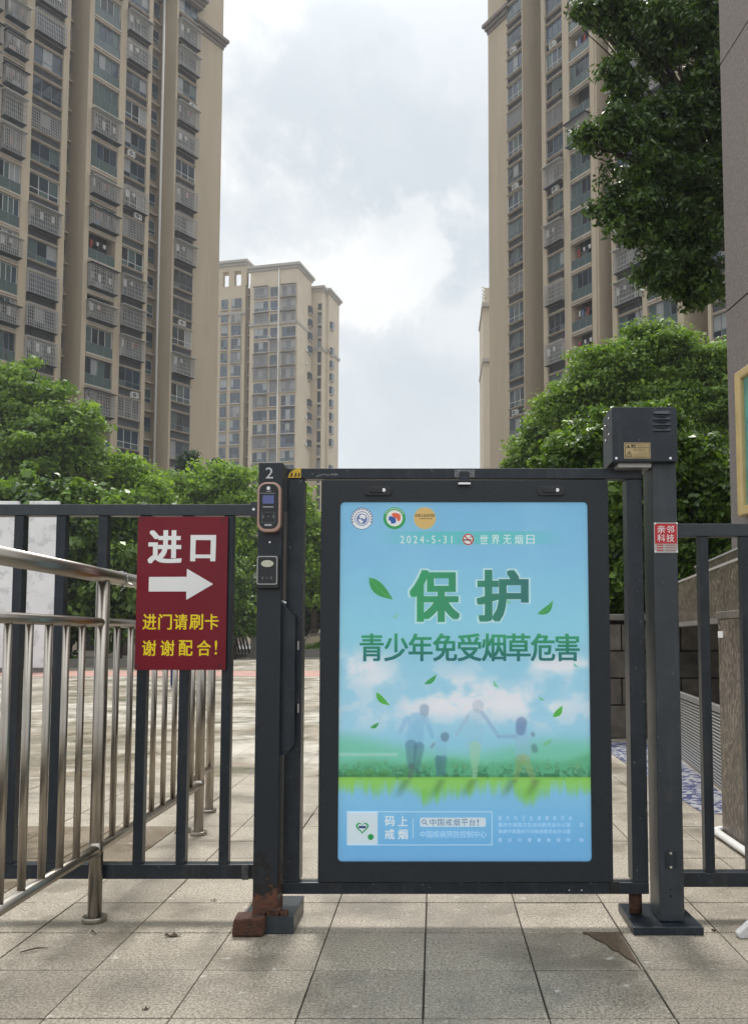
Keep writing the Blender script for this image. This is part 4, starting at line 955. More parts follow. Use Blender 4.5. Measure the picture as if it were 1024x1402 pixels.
# louvred grille
lg = thing('louvre_grille', 'aluminium louvre grille of thin horizontal slats under the ramp parapet', 'grille', (LX(8.5), 8.5, 0))
ly0, ly1 = 5.5, 10.42
slab('backing', ly0, ly1, .02, .63, .045, .02, mortar, lg)
for k in range(21):
    z = .03 + .0275 * k; x0, x1 = LX(ly0), LX(ly1)
    MB().prism_z([(x0, ly0), (x0 + .02, ly0), (x1 + .02, ly1), (x1, ly1)], z, z + .0125).build('slat', alu, lg)
slab('top_frame', ly0, ly1, .61, .66, -.005, .05, MATS['weathered_alu'] if 'weathered_alu' in MATS else mat('weathered_alu', (.28, .27, .26), .5, metal=.4), lg); slab('bottom_frame', ly0, ly1, .002, .022, -.005, .05, MATS['weathered_alu'], lg)
for y in (5.52, 7.1, 8.7, 10.3): slab('mullion', y, y + .03, .022, .61, .032, .012, MATS['weathered_alu'], lg)
mo_ = MB(); mo_.face([(1.84, 6.0, .006), (LX(6) - .03, 6.0, .006), (LX(10.1) - .03, 10.1, .006), (1.84, 10.1, .006)])
tag(mo_.build('mosaic_mat', mosaic), 'blue and white mosaic strip on the ground along the louvre grille', 'floor mosaic')
# building wall with roughcast render
bwx, bwy = X(1001, 9.7, 720), 9.7
WA = thing('roughcast_building', 'tall grey brown roughcast building corner at the right edge', 'building', (bwx, bwy, 0))
def wallq(y0, y1, z0, z1, off=0, th=.3): 
    f = lambda y: bwx + .09 * (bwy - y) + off
    return MB().prism_z([(f(y0), y0), (f(y0) + th, y0), (f(y1) + th, y1), (f(y1), y1)], z0, z1)
zg1, zg2 = Z(88, 9.7), Z(427, 9.7)
wallq(4.5, 9.7, 0, zg2 - .012, 0, 5).build('wall_panel', stucco, WA); wallq(4.5, 9.7, zg2 + .012, zg1 - .012, 0, 5).build('wall_panel', stucco, WA); wallq(4.5, 9.7, zg1 + .012, zg1 + 3.2, 0, 5).build('wall_panel', stucco, WA)
wallq(4.5, 9.69, zg2 - .012, zg2 + .012, .02, 4.9).build('groove', mortar, WA); wallq(4.5, 9.69, zg1 - .012, zg1 + .012, .02, 4.9).build('groove', MATS['pale_granite_edge'], WA)
# gold framed notice board on that wall (seen edge on)
nb = thing('notice_board', 'gold framed teal notice board fixed to the roughcast wall', 'notice board', (bwx, 8.6, 2.6))
nf = lambda y: bwx + .09 * (bwy - y)
nb_zt, nb_zb = Z(519, 9.2), Z(693, 9.2)
yF = 9.19; yN = 7.0
def nbq(y0, y1, z0, z1, o0, o1, m, name, bevel=.0):
    return MB().prism_z([(nf(y0) - o1, y0), (nf(y0) - o0, y0), (nf(y1) - o0, y1), (nf(y1) - o1, y1)], z0, z1).build(name, m, nb, bevel)
nbq(yN, yF, nb_zb, nb_zt, .002, .05, teal_p, 'print_panel')
nbq(yF - .001, yF + .13, nb_zb - .1, nb_zt + .1, .002, .10, gold_fr, 'frame_side', .02); nbq(yN - .14, yN + .001, nb_zb - .1, nb_zt + .1, .002, .10, gold_fr, 'frame_side', .02)
nbq(yN, yF, nb_zt, nb_zt + .1, .002, .10, gold_fr, 'frame_top', .02); nbq(yN, yF, nb_zb - .1, nb_zb, .002, .10, gold_fr, 'frame_bottom', .02)
nbq(yN + .2, yF - .12, nb_zb + .05, nb_zb + .62, .051, .056, white_p, 'white_sheet'); nbq(yN + .23, yF - .16, nb_zb + .09, nb_zb + .58, .0565, .059, blackgl, 'dark_picture')
# white plastic foot at lower right
c = G(1013, 1288); p1 = P(1027, 1250, 3.6)
q = [(c[0] + .006, 0), (c[0] - .004, .008), (c[0] - .002, .02), (p1[0] - .01, p1[2] - .012), (p1[0] + .004, p1[2]), (p1[0] + .3, p1[2]), (c[0] + .4, .02), (c[0] + .38, 0)]
tag(MB().prism_y(q, 3.54, 3.58).build('barrier_foot', grey_pl, bevel=.006), 'white plastic barrier foot cut by the right edge on the front paving', 'barrier foot')

# ================================================================== TOWER BLOCKS
FH = 3.0
MC = {}
def cached(key, fn):
    if key not in MC: MC[key] = fn()
    return MC[key]
GL = [glassA, glassB, glassA, curtain, glassC]
def m_window(w, h, nv, var, frame=None, transom=.30, glasses=None):
    r = random.Random(var * 31 + int(w * 10)); mb = MB(); fr = frame or r.choice((frame_m, frame_m, frame_w)); f = .055
    mb.box(0, w, 0, .05, 0, f, fr); mb.box(0, w, 0, .05, h - f, h, fr)
    for i in range(nv + 1):
        x = i * (w - f) / nv; mb.box(x, x + f, 0, .05, f, h - f, fr)
    tz = h * transom
    for i in range(nv):
        x0 = i * (w - f) / nv + f; x1 = (i + 1) * (w - f) / nv
        mb.box(x0, x1, .005, .045, tz, tz + f, fr)
        gs = glasses or GL
        g = r.choice(gs); dy = r.choice((0, 0, .02)); tilt = r.uniform(-.012, .012)
        mb.face([(x0, .03 + dy, tz + f), (x1, .03 + dy + tilt, tz + f), (x1, .03 + dy - tilt, h - f), (x0, .03 + dy, h - f)], g)
        mb.face([(x0, .03, f), (x1, .03 - tilt, f), (x1, .03, tz), (x0, .03, tz)], r.choice((g, glassA, glassC)))
    return mb.mesh('window')
def m_louvre(w, h):
    mb = MB(); mb.box(0, w, .06, .08, 0, h, inside_m); n = 7
    for i in range(n):
        z = h * (i + .15) / n; mb.face([(0, 0, z), (w, 0, z), (w, .05, z + h / n * .75), (0, .05, z + h / n * .75)], louv_m)
    for x in (0, w * .33, w * .66, w - .04): mb.box(x, x + .04, -.012, .0, 0, h, louv_m)
    return mb.mesh('louvre')
def m_cage(w, h, d, var):
    mb = MB(); t = .03; s = .17
    n = int(w / s)
    for i in range(n + 1): x = i * w / n; mb.box(x - t / 2, x + t / 2, -d - t / 2, -d + t / 2, 0, h)
    for i in range(1, 4):
        for x in (0, w): mb.box(x - t / 2, x + t / 2, -d + i * d / 4 - t / 2, -d + i * d / 4 + t / 2, 0, h)
    k = 7 if var % 2 else 5
    for j in range(k + 1):
        z = j * h / k; mb.box(0, w, -d - t, -d - t / 2 - .001, z - t / 2, z + t / 2)
        for x in (0, w): mb.box(x - t, x - t / 2 - .001, -d, 0, z - t / 2, z + t / 2)
    mb.mats = [cage_m]
    return mb.mesh('security_cage')
def m_sheet(w, d, tilt): 
    mb = MB(); n = len(mb.v); mb.box(-.12, w + .12, -d - .22, 0, 0, .04)
    mb.v = [(x, y, z + (.0 if y < -.1 else tilt)) for x, y, z in mb.v]; return mb
def m_ac():
    mb = MB().box(0, .8, 0, .3, 0, .55, ac_m); mb.prism_y(circle(.29, .28, .21, 14), -.012, -.002, roofsheet_d); mb.prism_y(circle(.29, .28, .06, 8), -.02, -.013, ac_m)
    for i in range(5): mb.box(.56, .76, -.012, -.002, .1 + i * .08, .13 + i * .08, louv_m)
    return mb.mesh('air_conditioner')
def m_laundry(w, seed):
    r = random.Random(seed); mb = MB(); x = .15; mb.box(0, w, -.01, .01, 0, .025, frame_m)
    while x < w - .4:
        ww = r.uniform(.15, .38); hh = r.uniform(.3, .75); m = r.choice(cloth_ms[:1] * 5 + cloth_ms)
        if r.random() < .7: mb.prism_y([(x, 0), (x + ww, 0), (x + ww * .95, -hh * .5), (x + ww * r.uniform(.8, 1), -hh), (x + ww * .1, -hh * r.uniform(.9, 1)), (x + .03, -hh * .4)], -.04, .04, m)
        x += ww + r.uniform(.05, .5)
    return mb.mesh('hanging_laundry')
def m_rail(w, h, glass):
    mb = MB(); mb.box(0, w, -.03, .03, h - .05, h, frame_m); mb.box(0, w, -.02, .02, .04, .08, frame_m); n = max(2, int(w / .9))
    for i in range(n + 1): x = i * (w - .04) / n; mb.box(x, x + .04, -.02, .02, .08, h - .05, frame_m)
    if glass: mb.box(.02, w - .02, -.006, .006, .08, h - .05, glassC)
    else:
        k = int(w / .14)
        for i in range(k): x = i * w / k; mb.box(x, x + .02, -.01, .01, .08, h - .05, frame_m)
    return mb.mesh('balcony_rail')
def m_band(w, thick, lip):
    mb = MB(); mb.box(0, w, -.0, .42, 0, thick, band_m)
    if lip: mb.box(0, w, -.09, -.001, thick * .55, thick, band_m)
    return mb.mesh('floor_ledge')
def cell(t, typ, x, w, z, k, r, rates, depth_back):
    """one storey of one bay in the tower's own frame; z = floor height"""
    cg, op = rates
    if typ == 'W':
        inst('floor_ledge', cached(('b', w, .14), lambda: m_band(w, .14, True)), t, (x, .05, z))
        inst('louvre', cached(('l', w), lambda: m_louvre(w, .82)), t, (x, .22, z + .141))
        inst('floor_ledge', cached(('b', w, .10), lambda: m_band(w, .10, True)), t, (x, .05, z + .962))
        v = r.randrange(9); inst('window', cached(('w', w, v), lambda: m_window(w, 1.93, 3 if w < 3.6 else 4, v)), t, (x, .2, z + 1.066))
        if r.random() < .24: 
            inst('air_conditioner', cached('ac', m_ac), t, (x + r.uniform(.1, max(.2, w - 1.)), r.choice((-.12, -.2)), z + .2))
        if r.random() < cg * .8:
            v = r.randrange(3); d = .45
            inst('security_cage', cached(('c', w, v, 'W'), lambda: m_cage(w, 2.05, d, v)), t, (x, .04, z + .95))
            if r.random() < .55: inst('rain_sheet', cached(('s', w, 1), lambda: m_sheet(w, .5, .12).mesh('rain_sheet', roofsheet)), t, (x, .04, z + 2.93))
            inst('cage_floor', cached(('cf', w), lambda: MB().box(0, w, -.45, 0, 0, .05).mesh('cage_floor', roofsheet_d)), t, (x, .03, z + .88))
            if r.random() < .8: inst('hanging_laundry', cached(('h', w, v), lambda: m_laundry(w, v)), t, (x, -.15, z + 2.6))
        elif r.random() < .12:
            inst('window_grille', cached(('g', w), lambda: m_cage(w, 1.85, .04, 1)), t, (x, .14, z + 1.1))
    else:
        inst('floor_ledge', cached(('bb', w), lambda: m_band(w, .36, True)), t, (x, .0, z - .06))
        op_ = r.random() < op
        if op_:
            inst('balcony_rail', cached(('r', w, 0), lambda: m_rail(w, 1.05, True)), t, (x, .12, z + .31))
            inst('window', cached(('bw', w), lambda: m_window(w, 2.3, 3, 9, transom=.05, glasses=[glassB, glassB, curtain])), t, (x, depth_back - .1, z + .31))
            if r.random() < .7: inst('hanging_laundry', cached(('h', w, 5 + k % 3), lambda: m_laundry(w, 5 + k % 3)), t, (x, .5, z + 2.4))
        else:
            inst('balcony_rail', cached(('r', w, 0), lambda: m_rail(w, 1.05, True)), t, (x, .10, z + .31))
            v = r.randrange(8); inst('window', cached(('b2', w, v), lambda: m_window(w, 2.60, 4, v + 20, transom=.38, glasses=[glassA, glassC, glassB, glassC, curtain])), t, (x, .2, z + .31))
        if r.random() < cg:
            v = r.randrange(4); hh = r.choice((1.5, 2.1)); d = .6
            inst('security_cage', cached(('c', w, v, hh), lambda: m_cage(w, hh, d, v)), t, (x, .0, z + .55))
            inst('cage_floor', cached(('cf6', w), lambda: MB().box(0, w, -.6, 0, 0, .07).mesh('cage_floor', roofsheet_d)), t, (x, -.01, z + .46))
            if r.random() < .6: inst('stored_box', cached(('sb', k % 5), lambda: MB().box(.2, .7 + .1 * (k % 3), -.4, -.1, 0, .5, cloth_ms[k % 5]).mesh('stored_box')), t, (x + r.uniform(0, .6), 0, z + .55))
            if r.random() < .6: inst('rain_sheet', cached(('s', w, r.random() < .6, hh), lambda: m_sheet(w, .6, .15).mesh('rain_sheet', roofsheet)), t, (x, .0, z + .6 + hh))
            else: inst('rain_sheet', cached(('sd', w), lambda: m_sheet(w, .6, .1).mesh('rain_sheet', roofsheet_d)), t, (x, .0, z + .6 + hh))
            if r.random() < .9: inst('hanging_laundry', cached(('h', w, v), lambda: m_laundry(w, v)), t, (x, -.25, z + 2.))

def tower(name, label, p0, d, v_ref, segs, slotd, top, zoff, seed, rates, cap=None, pipes=()):
    """segs: list of dicts(u0,u1,cols=[(type,u0,u1)]); u at photo row v_ref; facade line through p0 along d"""
    d = Vector((d[0], d[1], 0)).normalized(); rz = math.atan2(d.y, d.x)
    def s_of(u):
        r_ = ray(u, v_ref); k = r_[0] / r_[1]
        # p0 + s d = (k Y, Y)
        return (k * p0[1] - p0[0]) / (d.x - k * d.y)
    t = thing(name, label, 'building', (p0[0], p0[1], 0), rz, local=True)
    r = random.Random(seed); S = []
    for sg_ in segs: S.append((s_of(sg_['u0']), s_of(sg_['u1'])))
    xmin, xmax = S[0][0], S[-1][1]; D = 13
    MB().box(xmin, xmax, slotd, slotd + D, 0, top - 1.2).build('rear_block', facade_d, t)
    nfl = int((top - zoff - 2) / FH)
    for sg_, (xa, xb) in zip(segs, S):
        body_y = 1.45
        MB().box(xa + .02, xb - .02, body_y, slotd - .002, 0, top - .3).build('wall', facade, t)
        cols = [(c[0], round(s_of(c[1]), 3), round(s_of(c[2]), 3)) for c in sg_['cols']]
        # piers between the bays
        edges = [xa] + [e for c in cols for e in (c[1], c[2])] + [xb]
        for i in range(0, len(edges), 2):
            a, b = edges[i], edges[i + 1]
            if b - a < .05: continue
            yy = .35 if (b - a) > 2.4 else -.0
            mb = MB().box(a, b, yy, body_y - .002, 0, top)
            if (b - a) > .9 and (b - a) < 2.4: mb.box(a + .25 * (b - a), b - .25 * (b - a), yy - .12, yy - .001, 0, top)
            mb.build('pier', facade, t)
        for (typ, a, b) in cols:
            w = round(b - a, 3)
            MB().box(a + .001, b - .001, body_y - .06, body_y - .004, 0, top - .5).build('bay_back', inside_m, t)
            for k in range(nfl + 1):
                z = zoff + k * FH
                if z < 1: continue
                q = random.Random(seed * 1000 + k * 17 + int(a * 3)); f = k / nfl
                rr = rates.get(sg_['n'] + typ, rates['*']); cell(t, typ, a, w, z, k, q, (rr[0] * (.35 + .95 * f), rr[1]), body_y)
    # slot windows
    for i in range(len(S) - 1):
        x0, x1 = S[i][1], S[i + 1][0]
        if x1 - x0 < .8: continue
        for k in range(nfl + 1):
            z = zoff + k * FH; 
            if z < 1: continue
            w = round(x1 - x0, 3) - .1
            inst('slot_window', cached(('sw', w, k % 3), lambda: m_window(w, 1.5, 2, 40 + k % 3)), t, (x0 + .05, slotd - .12, z + 1.0))
            mb_ = cached(('sl', w), lambda: MB().box(0, w, 0, .5, 0, .14).mesh('floor_ledge', band_m)); inst('floor_ledge', mb_, t, (x0 + .05, slotd - .55, z))
    if cap:
        for (u0, u1, z, yfr, right) in cap:
            a, b = s_of(u0), s_of(u1)
            for j, (o, hh) in enumerate(((.1, .35), (.3, .35), (.55, .30))):
                MB().box(a - o * .8, b + o * .8, yfr - o, slotd + 1.0, z + j * .40, z + j * .40 + hh + .05 - .003).build('cornice', trim_m, t)
    for (u, dy) in pipes:
        x, y = u; MB().tube((x, y, 0), (x, y, top - 2), .11, n=8).build('downpipe', pipe_m, t)
    return t, s_of

# left tower: calibrate the facade line from two sightings
segL = [
    dict(n='Z', u0=-190, u1=-108, cols=[('W', -180, -150), ('B', -142, -114)]),
    dict(n='A', u0=-62, u1=84, cols=[('B', -50, -16), ('B', -9, 22), ('W', 33.5, 76)]),
    dict(n='B', u0=111, u1=200, cols=[('B', 117.5, 155), ('W', 164, 195)]),
    dict(n='C', u0=233.5, u1=301.5, cols=[('W', 236, 264)]),
]
dL = (.657, 1.0); p0L = ((250 - 595) / 1180 * 88.5, 88.5)
towL, sL = tower('apartment_tower', 'tall beige apartment tower filling the left of the picture with caged balconies', p0L, dL, 456, segL, 2.9, 84., .6, 5,
    {'*': (.35, .2), 'AB': (1.1, .1), 'AW': (.95, .1), 'BB': (.62, .25), 'BW': (.62, .1), 'CW': (.55, .1)}, cap=[(233.5, 266.5, 69.4, -.25, 1), (266.5, 301.5, 67.2, .35, 1)])
xs_ = sL(233.5)
MB().box(xs_ - .002, sL(266.5), -.25, .0 - .002, 0, .4).build('plinth', facade, towL)
MB().tube((xs_ - .16, 1.9, 0), (xs_ - .16, 1.9, 78), .13, n=8).build('downpipe', pipe_m, towL)
segR = [
    dict(n='C', u0=666.6, u1=718.5, cols=[('W', 695, 717.3)]),
    dict(n='B', u0=744.5, u1=822, cols=[('W', 750, 774), ('B', 783, 812)]),
    dict(n='A', u0=839.5, u1=938, cols=[('W', 846, 881), ('B', 887.5, 929)]),
    dict(n='D', u0=971, u1=1150, cols=[('W', 975.5, 1010), ('B', 1018, 1060), ('W', 1068, 1105)]),
    dict(n='E', u0=1185, u1=1290, cols=[('W', 1195, 1235), ('B', 1243, 1280)]),
]
p0R = ((705 - 595) / 1180 * 87.5, 87.5); dR = (.69, -1.0)
towR, sR = tower('apartment_tower', 'tall beige apartment tower on the right partly behind the trees with a blank end wall', p0R, dR, 517, segR, 3.6, 84., .0, 9,
    {'*': (.3, .3), 'CW': (.04, .1), 'BW': (.22, .1), 'BB': (.35, .45), 'AW': (.5, .2), 'AB': (.5, .3)}, cap=[(695, 718.5, 70.6, -.25, 1), (666.6, 694, 68.2, .35, 1)])
x_ = sR(718.5); MB().tube((x_ + .2, 3.0, 0), (x_ + .2, 3.0, 78), .13, n=8).build('downpipe', pipe_m, towR)

# middle tower, far
def tower_mid():
    d = Vector((1, -.229, 0)).normalized(); rz = math.atan2(d.y, d.x); Y0 = 192.
    c = P(406.5, 520, Y0); t = thing('apartment_tower', 'paler stepped apartment tower far back in the gap between the two near towers', 'building', (c[0], c[1], 0), rz, local=True)
    H = Z(366, Y0) ; r = random.Random(4)
    def sx(u, v=520, off=0.):
        r_ = ray(u, v); k = r_[0] / r_[1]; px, py = c[0] - d.y * off * 1., c[1] + d.x * off
        px, py = c[0] + off * (-d.y), c[1] + off * d.x
        return (k * py - px) / (d.x - k * d.y)
    xl = sx(341); dep = 8.6
    def cornice(x0, x1, y0, y1, z):
        for j, o in enumerate((.3, .65)): MB().box(x0 - o, x1 + o, y0 - o, y1 + o, z + j * .6, z + j * .6 + .597).build('cornice', trim_light, t)
    MB().box(xl, 0, 0, dep, 0, H).build('wall', facade_far, t); cornice(xl, 0, 0, dep, H)
    MB().box(xl - .15, .15, -.35, dep + .3, H - 13.0, H - 12.4).build('string_course', trim_light, t)
    fl = 3.2; n = int(H / fl)
    cols = [(347, 366, 3), (369, 379, 2), (385, 404, 3)]
    for (a, b, nv) in cols:
        x0, x1 = sx(a), sx(b); w = round(x1 - x0, 2)
        for k in range(1, n):
            z = H - 3.4 - k * fl + .2
            if z < 2: break
            v = r.randrange(4); inst('window', cached(('mw', w, v), lambda: m_window(w, 2.35, nv, v + 60, frame=frame_m, glasses=[glassA, glassA, glassB, curtain])), t, (x0, -.1, z))
            inst('floor_ledge', cached(('mb', w), lambda: MB().box(-.1, w + .1, -.45, -.005, 0, .18).mesh('floor_ledge', band_m)), t, (x0, 0, z - .25))
            q = r.random()
            if q < .45: inst('security_cage', cached(('mc', w), lambda: m_cage(w, 2.5, .7, 1)), t, (x0, -.1, z - .1)); inst('rain_sheet', cached(('ms', w), lambda: m_sheet(w, .7, .1).mesh('rain_sheet', roofsheet_d)), t, (x0, -.1, z + 2.45))
            elif q < .55: inst('air_conditioner', cached('ac', m_ac), t, (x0 + w + .05, -.4, z - .1))
            elif q < .62: inst('louvre', cached(('ml', w), lambda: m_louvre(w, .7)), t, (x0, -.12, z - .95))
    MB().tube((sx(381), -.3, 0), (sx(381), -.3, H), .14, n=6).build('downpipe', pipe_m, t)
    for a, b in ((344, 347), (405.5, 410)): pass
    # stair slot with open landings on the left
    xa, xb = sx(332.5), xl
    MB().box(xa, xb - .002, 3.0, dep, 0, H - 1.5).build('wall', facade_far, t)
    for k in range(n):
        z = H - 4 - k * fl
        if z < 1: break
        inst('landing_opening', cached('lo', lambda: MB().box(0, 1, 0, .05, 0, 1.9).mesh('landing_opening', inside_m)), t, (xa + .2, 2.94, z)).scale = ((xb - xa - .4), 1, 1)
        inst('floor_ledge', cached('lo2', lambda: MB().box(0, 1, -.8, .05, 0, .35).mesh('floor_ledge', facade_far)), t, (xa, 2.9, z - .6)).scale = ((xb - xa - .01), 1, 1)
    # left stepped wing
    xw0, xw1 = sx(270), sx(332.5); H2 = Z(360, Y0)
    MB().box(xw0, xw1 - .002, .6, dep, 0, H2 - 3.6).build('wall', facade_far2, t)
    for u in (296, 312, 329): MB().box(sx(u) - .5, sx(u) + .9, .6, 1.8, H2 - 3.598, H2 - .002).build('roof_pier', facade_far2, t)
    MB().box(xw0, xw1, .6, 2.2, H2, H2 + 1.2).build('roof_beam', facade_far2, t); cornice(xw0, xw1, .6, 5, H2 + 1.2)
    MB().box(xw0, xw1 + .2, .3, .6, H2 - 10.5, H2 - 9.9).build('string_course', trim_light, t)
    for (a, b, nv) in ((300, 309, 2), (314, 327.5, 3)):
        x0, x1 = sx(a), sx(b); w = round(x1 - x0, 2)
        for k in range(1, 40):
            z = H2 - 6 - k * fl
            if z < 2: break
            v = r.randrange(4); inst('window', cached(('mw', w, v), lambda: m_window(w, 2.5, nv, v + 70, frame=frame_m, glasses=[glassA, glassA, glassC, curtain])), t, (x0, .45, z))
            inst('floor_ledge', cached(('mb', w), lambda: MB().box(-.1, w + .1, -.4, -.005, 0, .2).mesh('floor_ledge', band_m)), t, (x0, .5, z - .25))
            if r.random() < .25: inst('security_cage', cached(('mc', w), lambda: m_cage(w, 1.9, .6, 1)), t, (x0, .45, z))
    # side face bay windows
    for k in range(1, n):
        z = H - 5 - k * fl
        if z < 2: break
        mbm = cached('side_bay', lambda: MB().box(0, .6, 0, 1.6, 0, 1.7, glassA).box(-.02, .66, -.05, 1.65, 1.7, 1.85, band_m).box(-.02, .66, -.05, 1.65, -.15, 0, band_m).mesh('bay_window'))
        if r.random() < .55: inst('bay_window', mbm, t, (.0, dep - 2.2, z))
        if r.random() < .3: inst('air_conditioner', cached('ac2', lambda: MB().box(0, .35, 0, .8, 0, .6).mesh('air_conditioner', ac_m)), t, (.01, dep - 3.6, z))
    # rear wings to the right
    for (off, ua, ub, vt, dp) in ((dep + .8, 420, 440.5, 400, 9), (dep + 3.6, 436, 449.5, 404, 7.4)):
        x0, x1 = sx(ua, 520, off), sx(ub, 520, off); H3 = Z(vt, c[1] + off)
        MB().box(x0, x1, off, off + dp, 0, H3).build('wall', facade_far, t); cornice(x0, x1, off, off + dp, H3)
        MB().box(x0, x1 + .3, off - .3, off + dp + .2, H3 - 14.3, H3 - 13.7).build('string_course', trim_light, t)
        if dp == 9:
            MB().box(sx(434.5, 520, off), sx(439.5, 520, off), off - .03, off - .005, 2, H3 - 3).build('window_recess', glassB, t)
        for k in range(1, int(H3 / fl)):
            z = H3 - 2 - k * fl
            if z < 2: break
            if dp == 9:
                inst('floor_ledge', cached('wl9', lambda: MB().box(0, 1, -.35, 0, 0, .5).mesh('floor_ledge', band_m)), t, (sx(434, 520, off), off - .04, z))
                if r.random() < .4: inst('security_cage', cached('mc9', lambda: m_cage(.9, 1.9, .5, 1)), t, (sx(434, 520, off), off - .04, z + .5))
            elif r.random() < .75: inst('bay_window', mbm, t, (x1, off + .8, z))
    return t
trim_light = mat('grey_cream_cornice', (.36, .33, .29), .8)
tower_mid()
# sliver of a further tower behind the right one
d_ = P(661, 500, 150.); ft_ = thing('apartment_tower', 'thin sliver of a further cream tower showing left of the right tower', 'building', (d_[0] + 4, 150, 0), 0, local=True)
Hs = Z(392, 150.); Hs2 = Z(420, 150.)
MB().box(X(661.5, 150., 500) - d_[0] - 4, 9, 0, 12, 0, Hs2).build('wall', facade_far, ft_); MB().box(X(663, 150., 500) - d_[0] - 4, 9, .5, 12, Hs2 + .002, Hs).build('roof_storey', facade_far, ft_)
MB().box(X(660, 150., 500) - d_[0] - 4, 9, -.8, 12, Hs2 - .1, Hs2 + .5).build('cornice', trim_light, ft_); MB().box(X(660.3, 150., 500) - d_[0] - 4, 9, -.6, 12, Z(496, 150.), Z(496, 150.) + .6).build('cornice', trim_light, ft_)
for k in range(6): inst('roof_rail', cached('rr', lambda: MB().box(-.3, .3, -.2, .2, 0, .15).mesh('roof_rail', white_p)), ft_, (X(662, 150., 500) - d_[0] - 4, .2, Hs2 + .6 + k * .6))

# ================================================================== FAR GROUND LEVEL
kb = MB(); kb.box(-45, -12.2, 36.5, 37.2, 0, .36); kb.build('stone_kerb', curb_m)
kerb = bpy.data.objects['stone_kerb']; tag(kerb, 'long grey stone kerb of the planting bed under the hedge trees on the left', 'kerb')
sb = MB().box(-45, -12.2, 37.21, 72, 0, .25).build('planting_bed', soil); tag(sb, kind='structure')
kb2 = MB().box(-13.5, 4, 56.0, 56.8, 0, .55).build('stone_kerb', curb_m); tag(kb2, 'low stone kerb at the far end of the plaza seen beside the gate', 'kerb')
sb2 = MB().box(-13.5, 4, 56.81, 74, 0, .4).build('planting_bed', soil); tag(sb2, kind='structure')
sb3 = MB().box(1.9, 30, 10.99, 34, 0, 1.2).build('raised_bed', soil); tag(sb3, kind='structure')
c = G(322, 891); bl = thing('stone_bench', 'pale stone pier and dark slats of a bench by the far planting bed', 'bench', (c[0], 54, 0))
xa = X(314, 54); xb = X(323, 54); MB().box(xa, xb, 54, 54.6, 0, Z(866, 54)).build('pier', facade_far, bl, .03)
for u in (327, 331.5, 336, 340.5): a = X(u, 54); MB().prism_y([(a, .3), (a + .1, .3), (a - .15, 1.35), (a - .25, 1.35)], 54, 54.1).build('slat', blackp, bl)
xa = X(343, 54); MB().box(xa, xa + .5, 54, 54.6, 0, 1.35).build('pier', curb_m, bl, .03)
lw = thing('low_wall', 'low beige wall with a sloping top seen through the gap beside the poster', 'wall', (X(428, 57.6), 57.6, 0))
q = [(X(414, 57.6), .4), (X(414, 57.6), Z(885, 57.6)), (X(422, 57.6), Z(871, 57.6)), (X(445, 57.6), Z(868, 57.6)), (X(470, 57.6), Z(868, 57.6)), (X(470, 57.6), .4)]
MB().prism_y(q, 57.6, 57.9).build('wall_face', facade_far2, lw); q2 = [(x, z) for x, z in q[1:5]]
for i in range(3): a, b = q2[i], q2[i + 1]; MB().prism_y([a, b, (b[0], b[1] + .12), (a[0], a[1] + .12)], 57.5, 58.0).build('coping', curb_m, lw)
# white marble boards at the left
for (u0, u1, lab) in ((-40, 18.5, 'white marble board at the left edge behind the fence, the one cut by the frame'), (34, 74.5, 'white marble board behind the fence, the inner of the two boards')):
    xa, xb = X(u0, 31.), X(u1, 31.); b = thing('marble_board', lab, 'board', ((xa + xb) / 2, 31, 0), group='white boards behind the left fence')
    MB().box(xa, xb, 31, 31.18, .16, 6.2).build('panel', marble, b, .02); MB().box(xa + .05, xb - .05, 31.02, 31.3, 0, .158).build('plinth', curb_m, b)

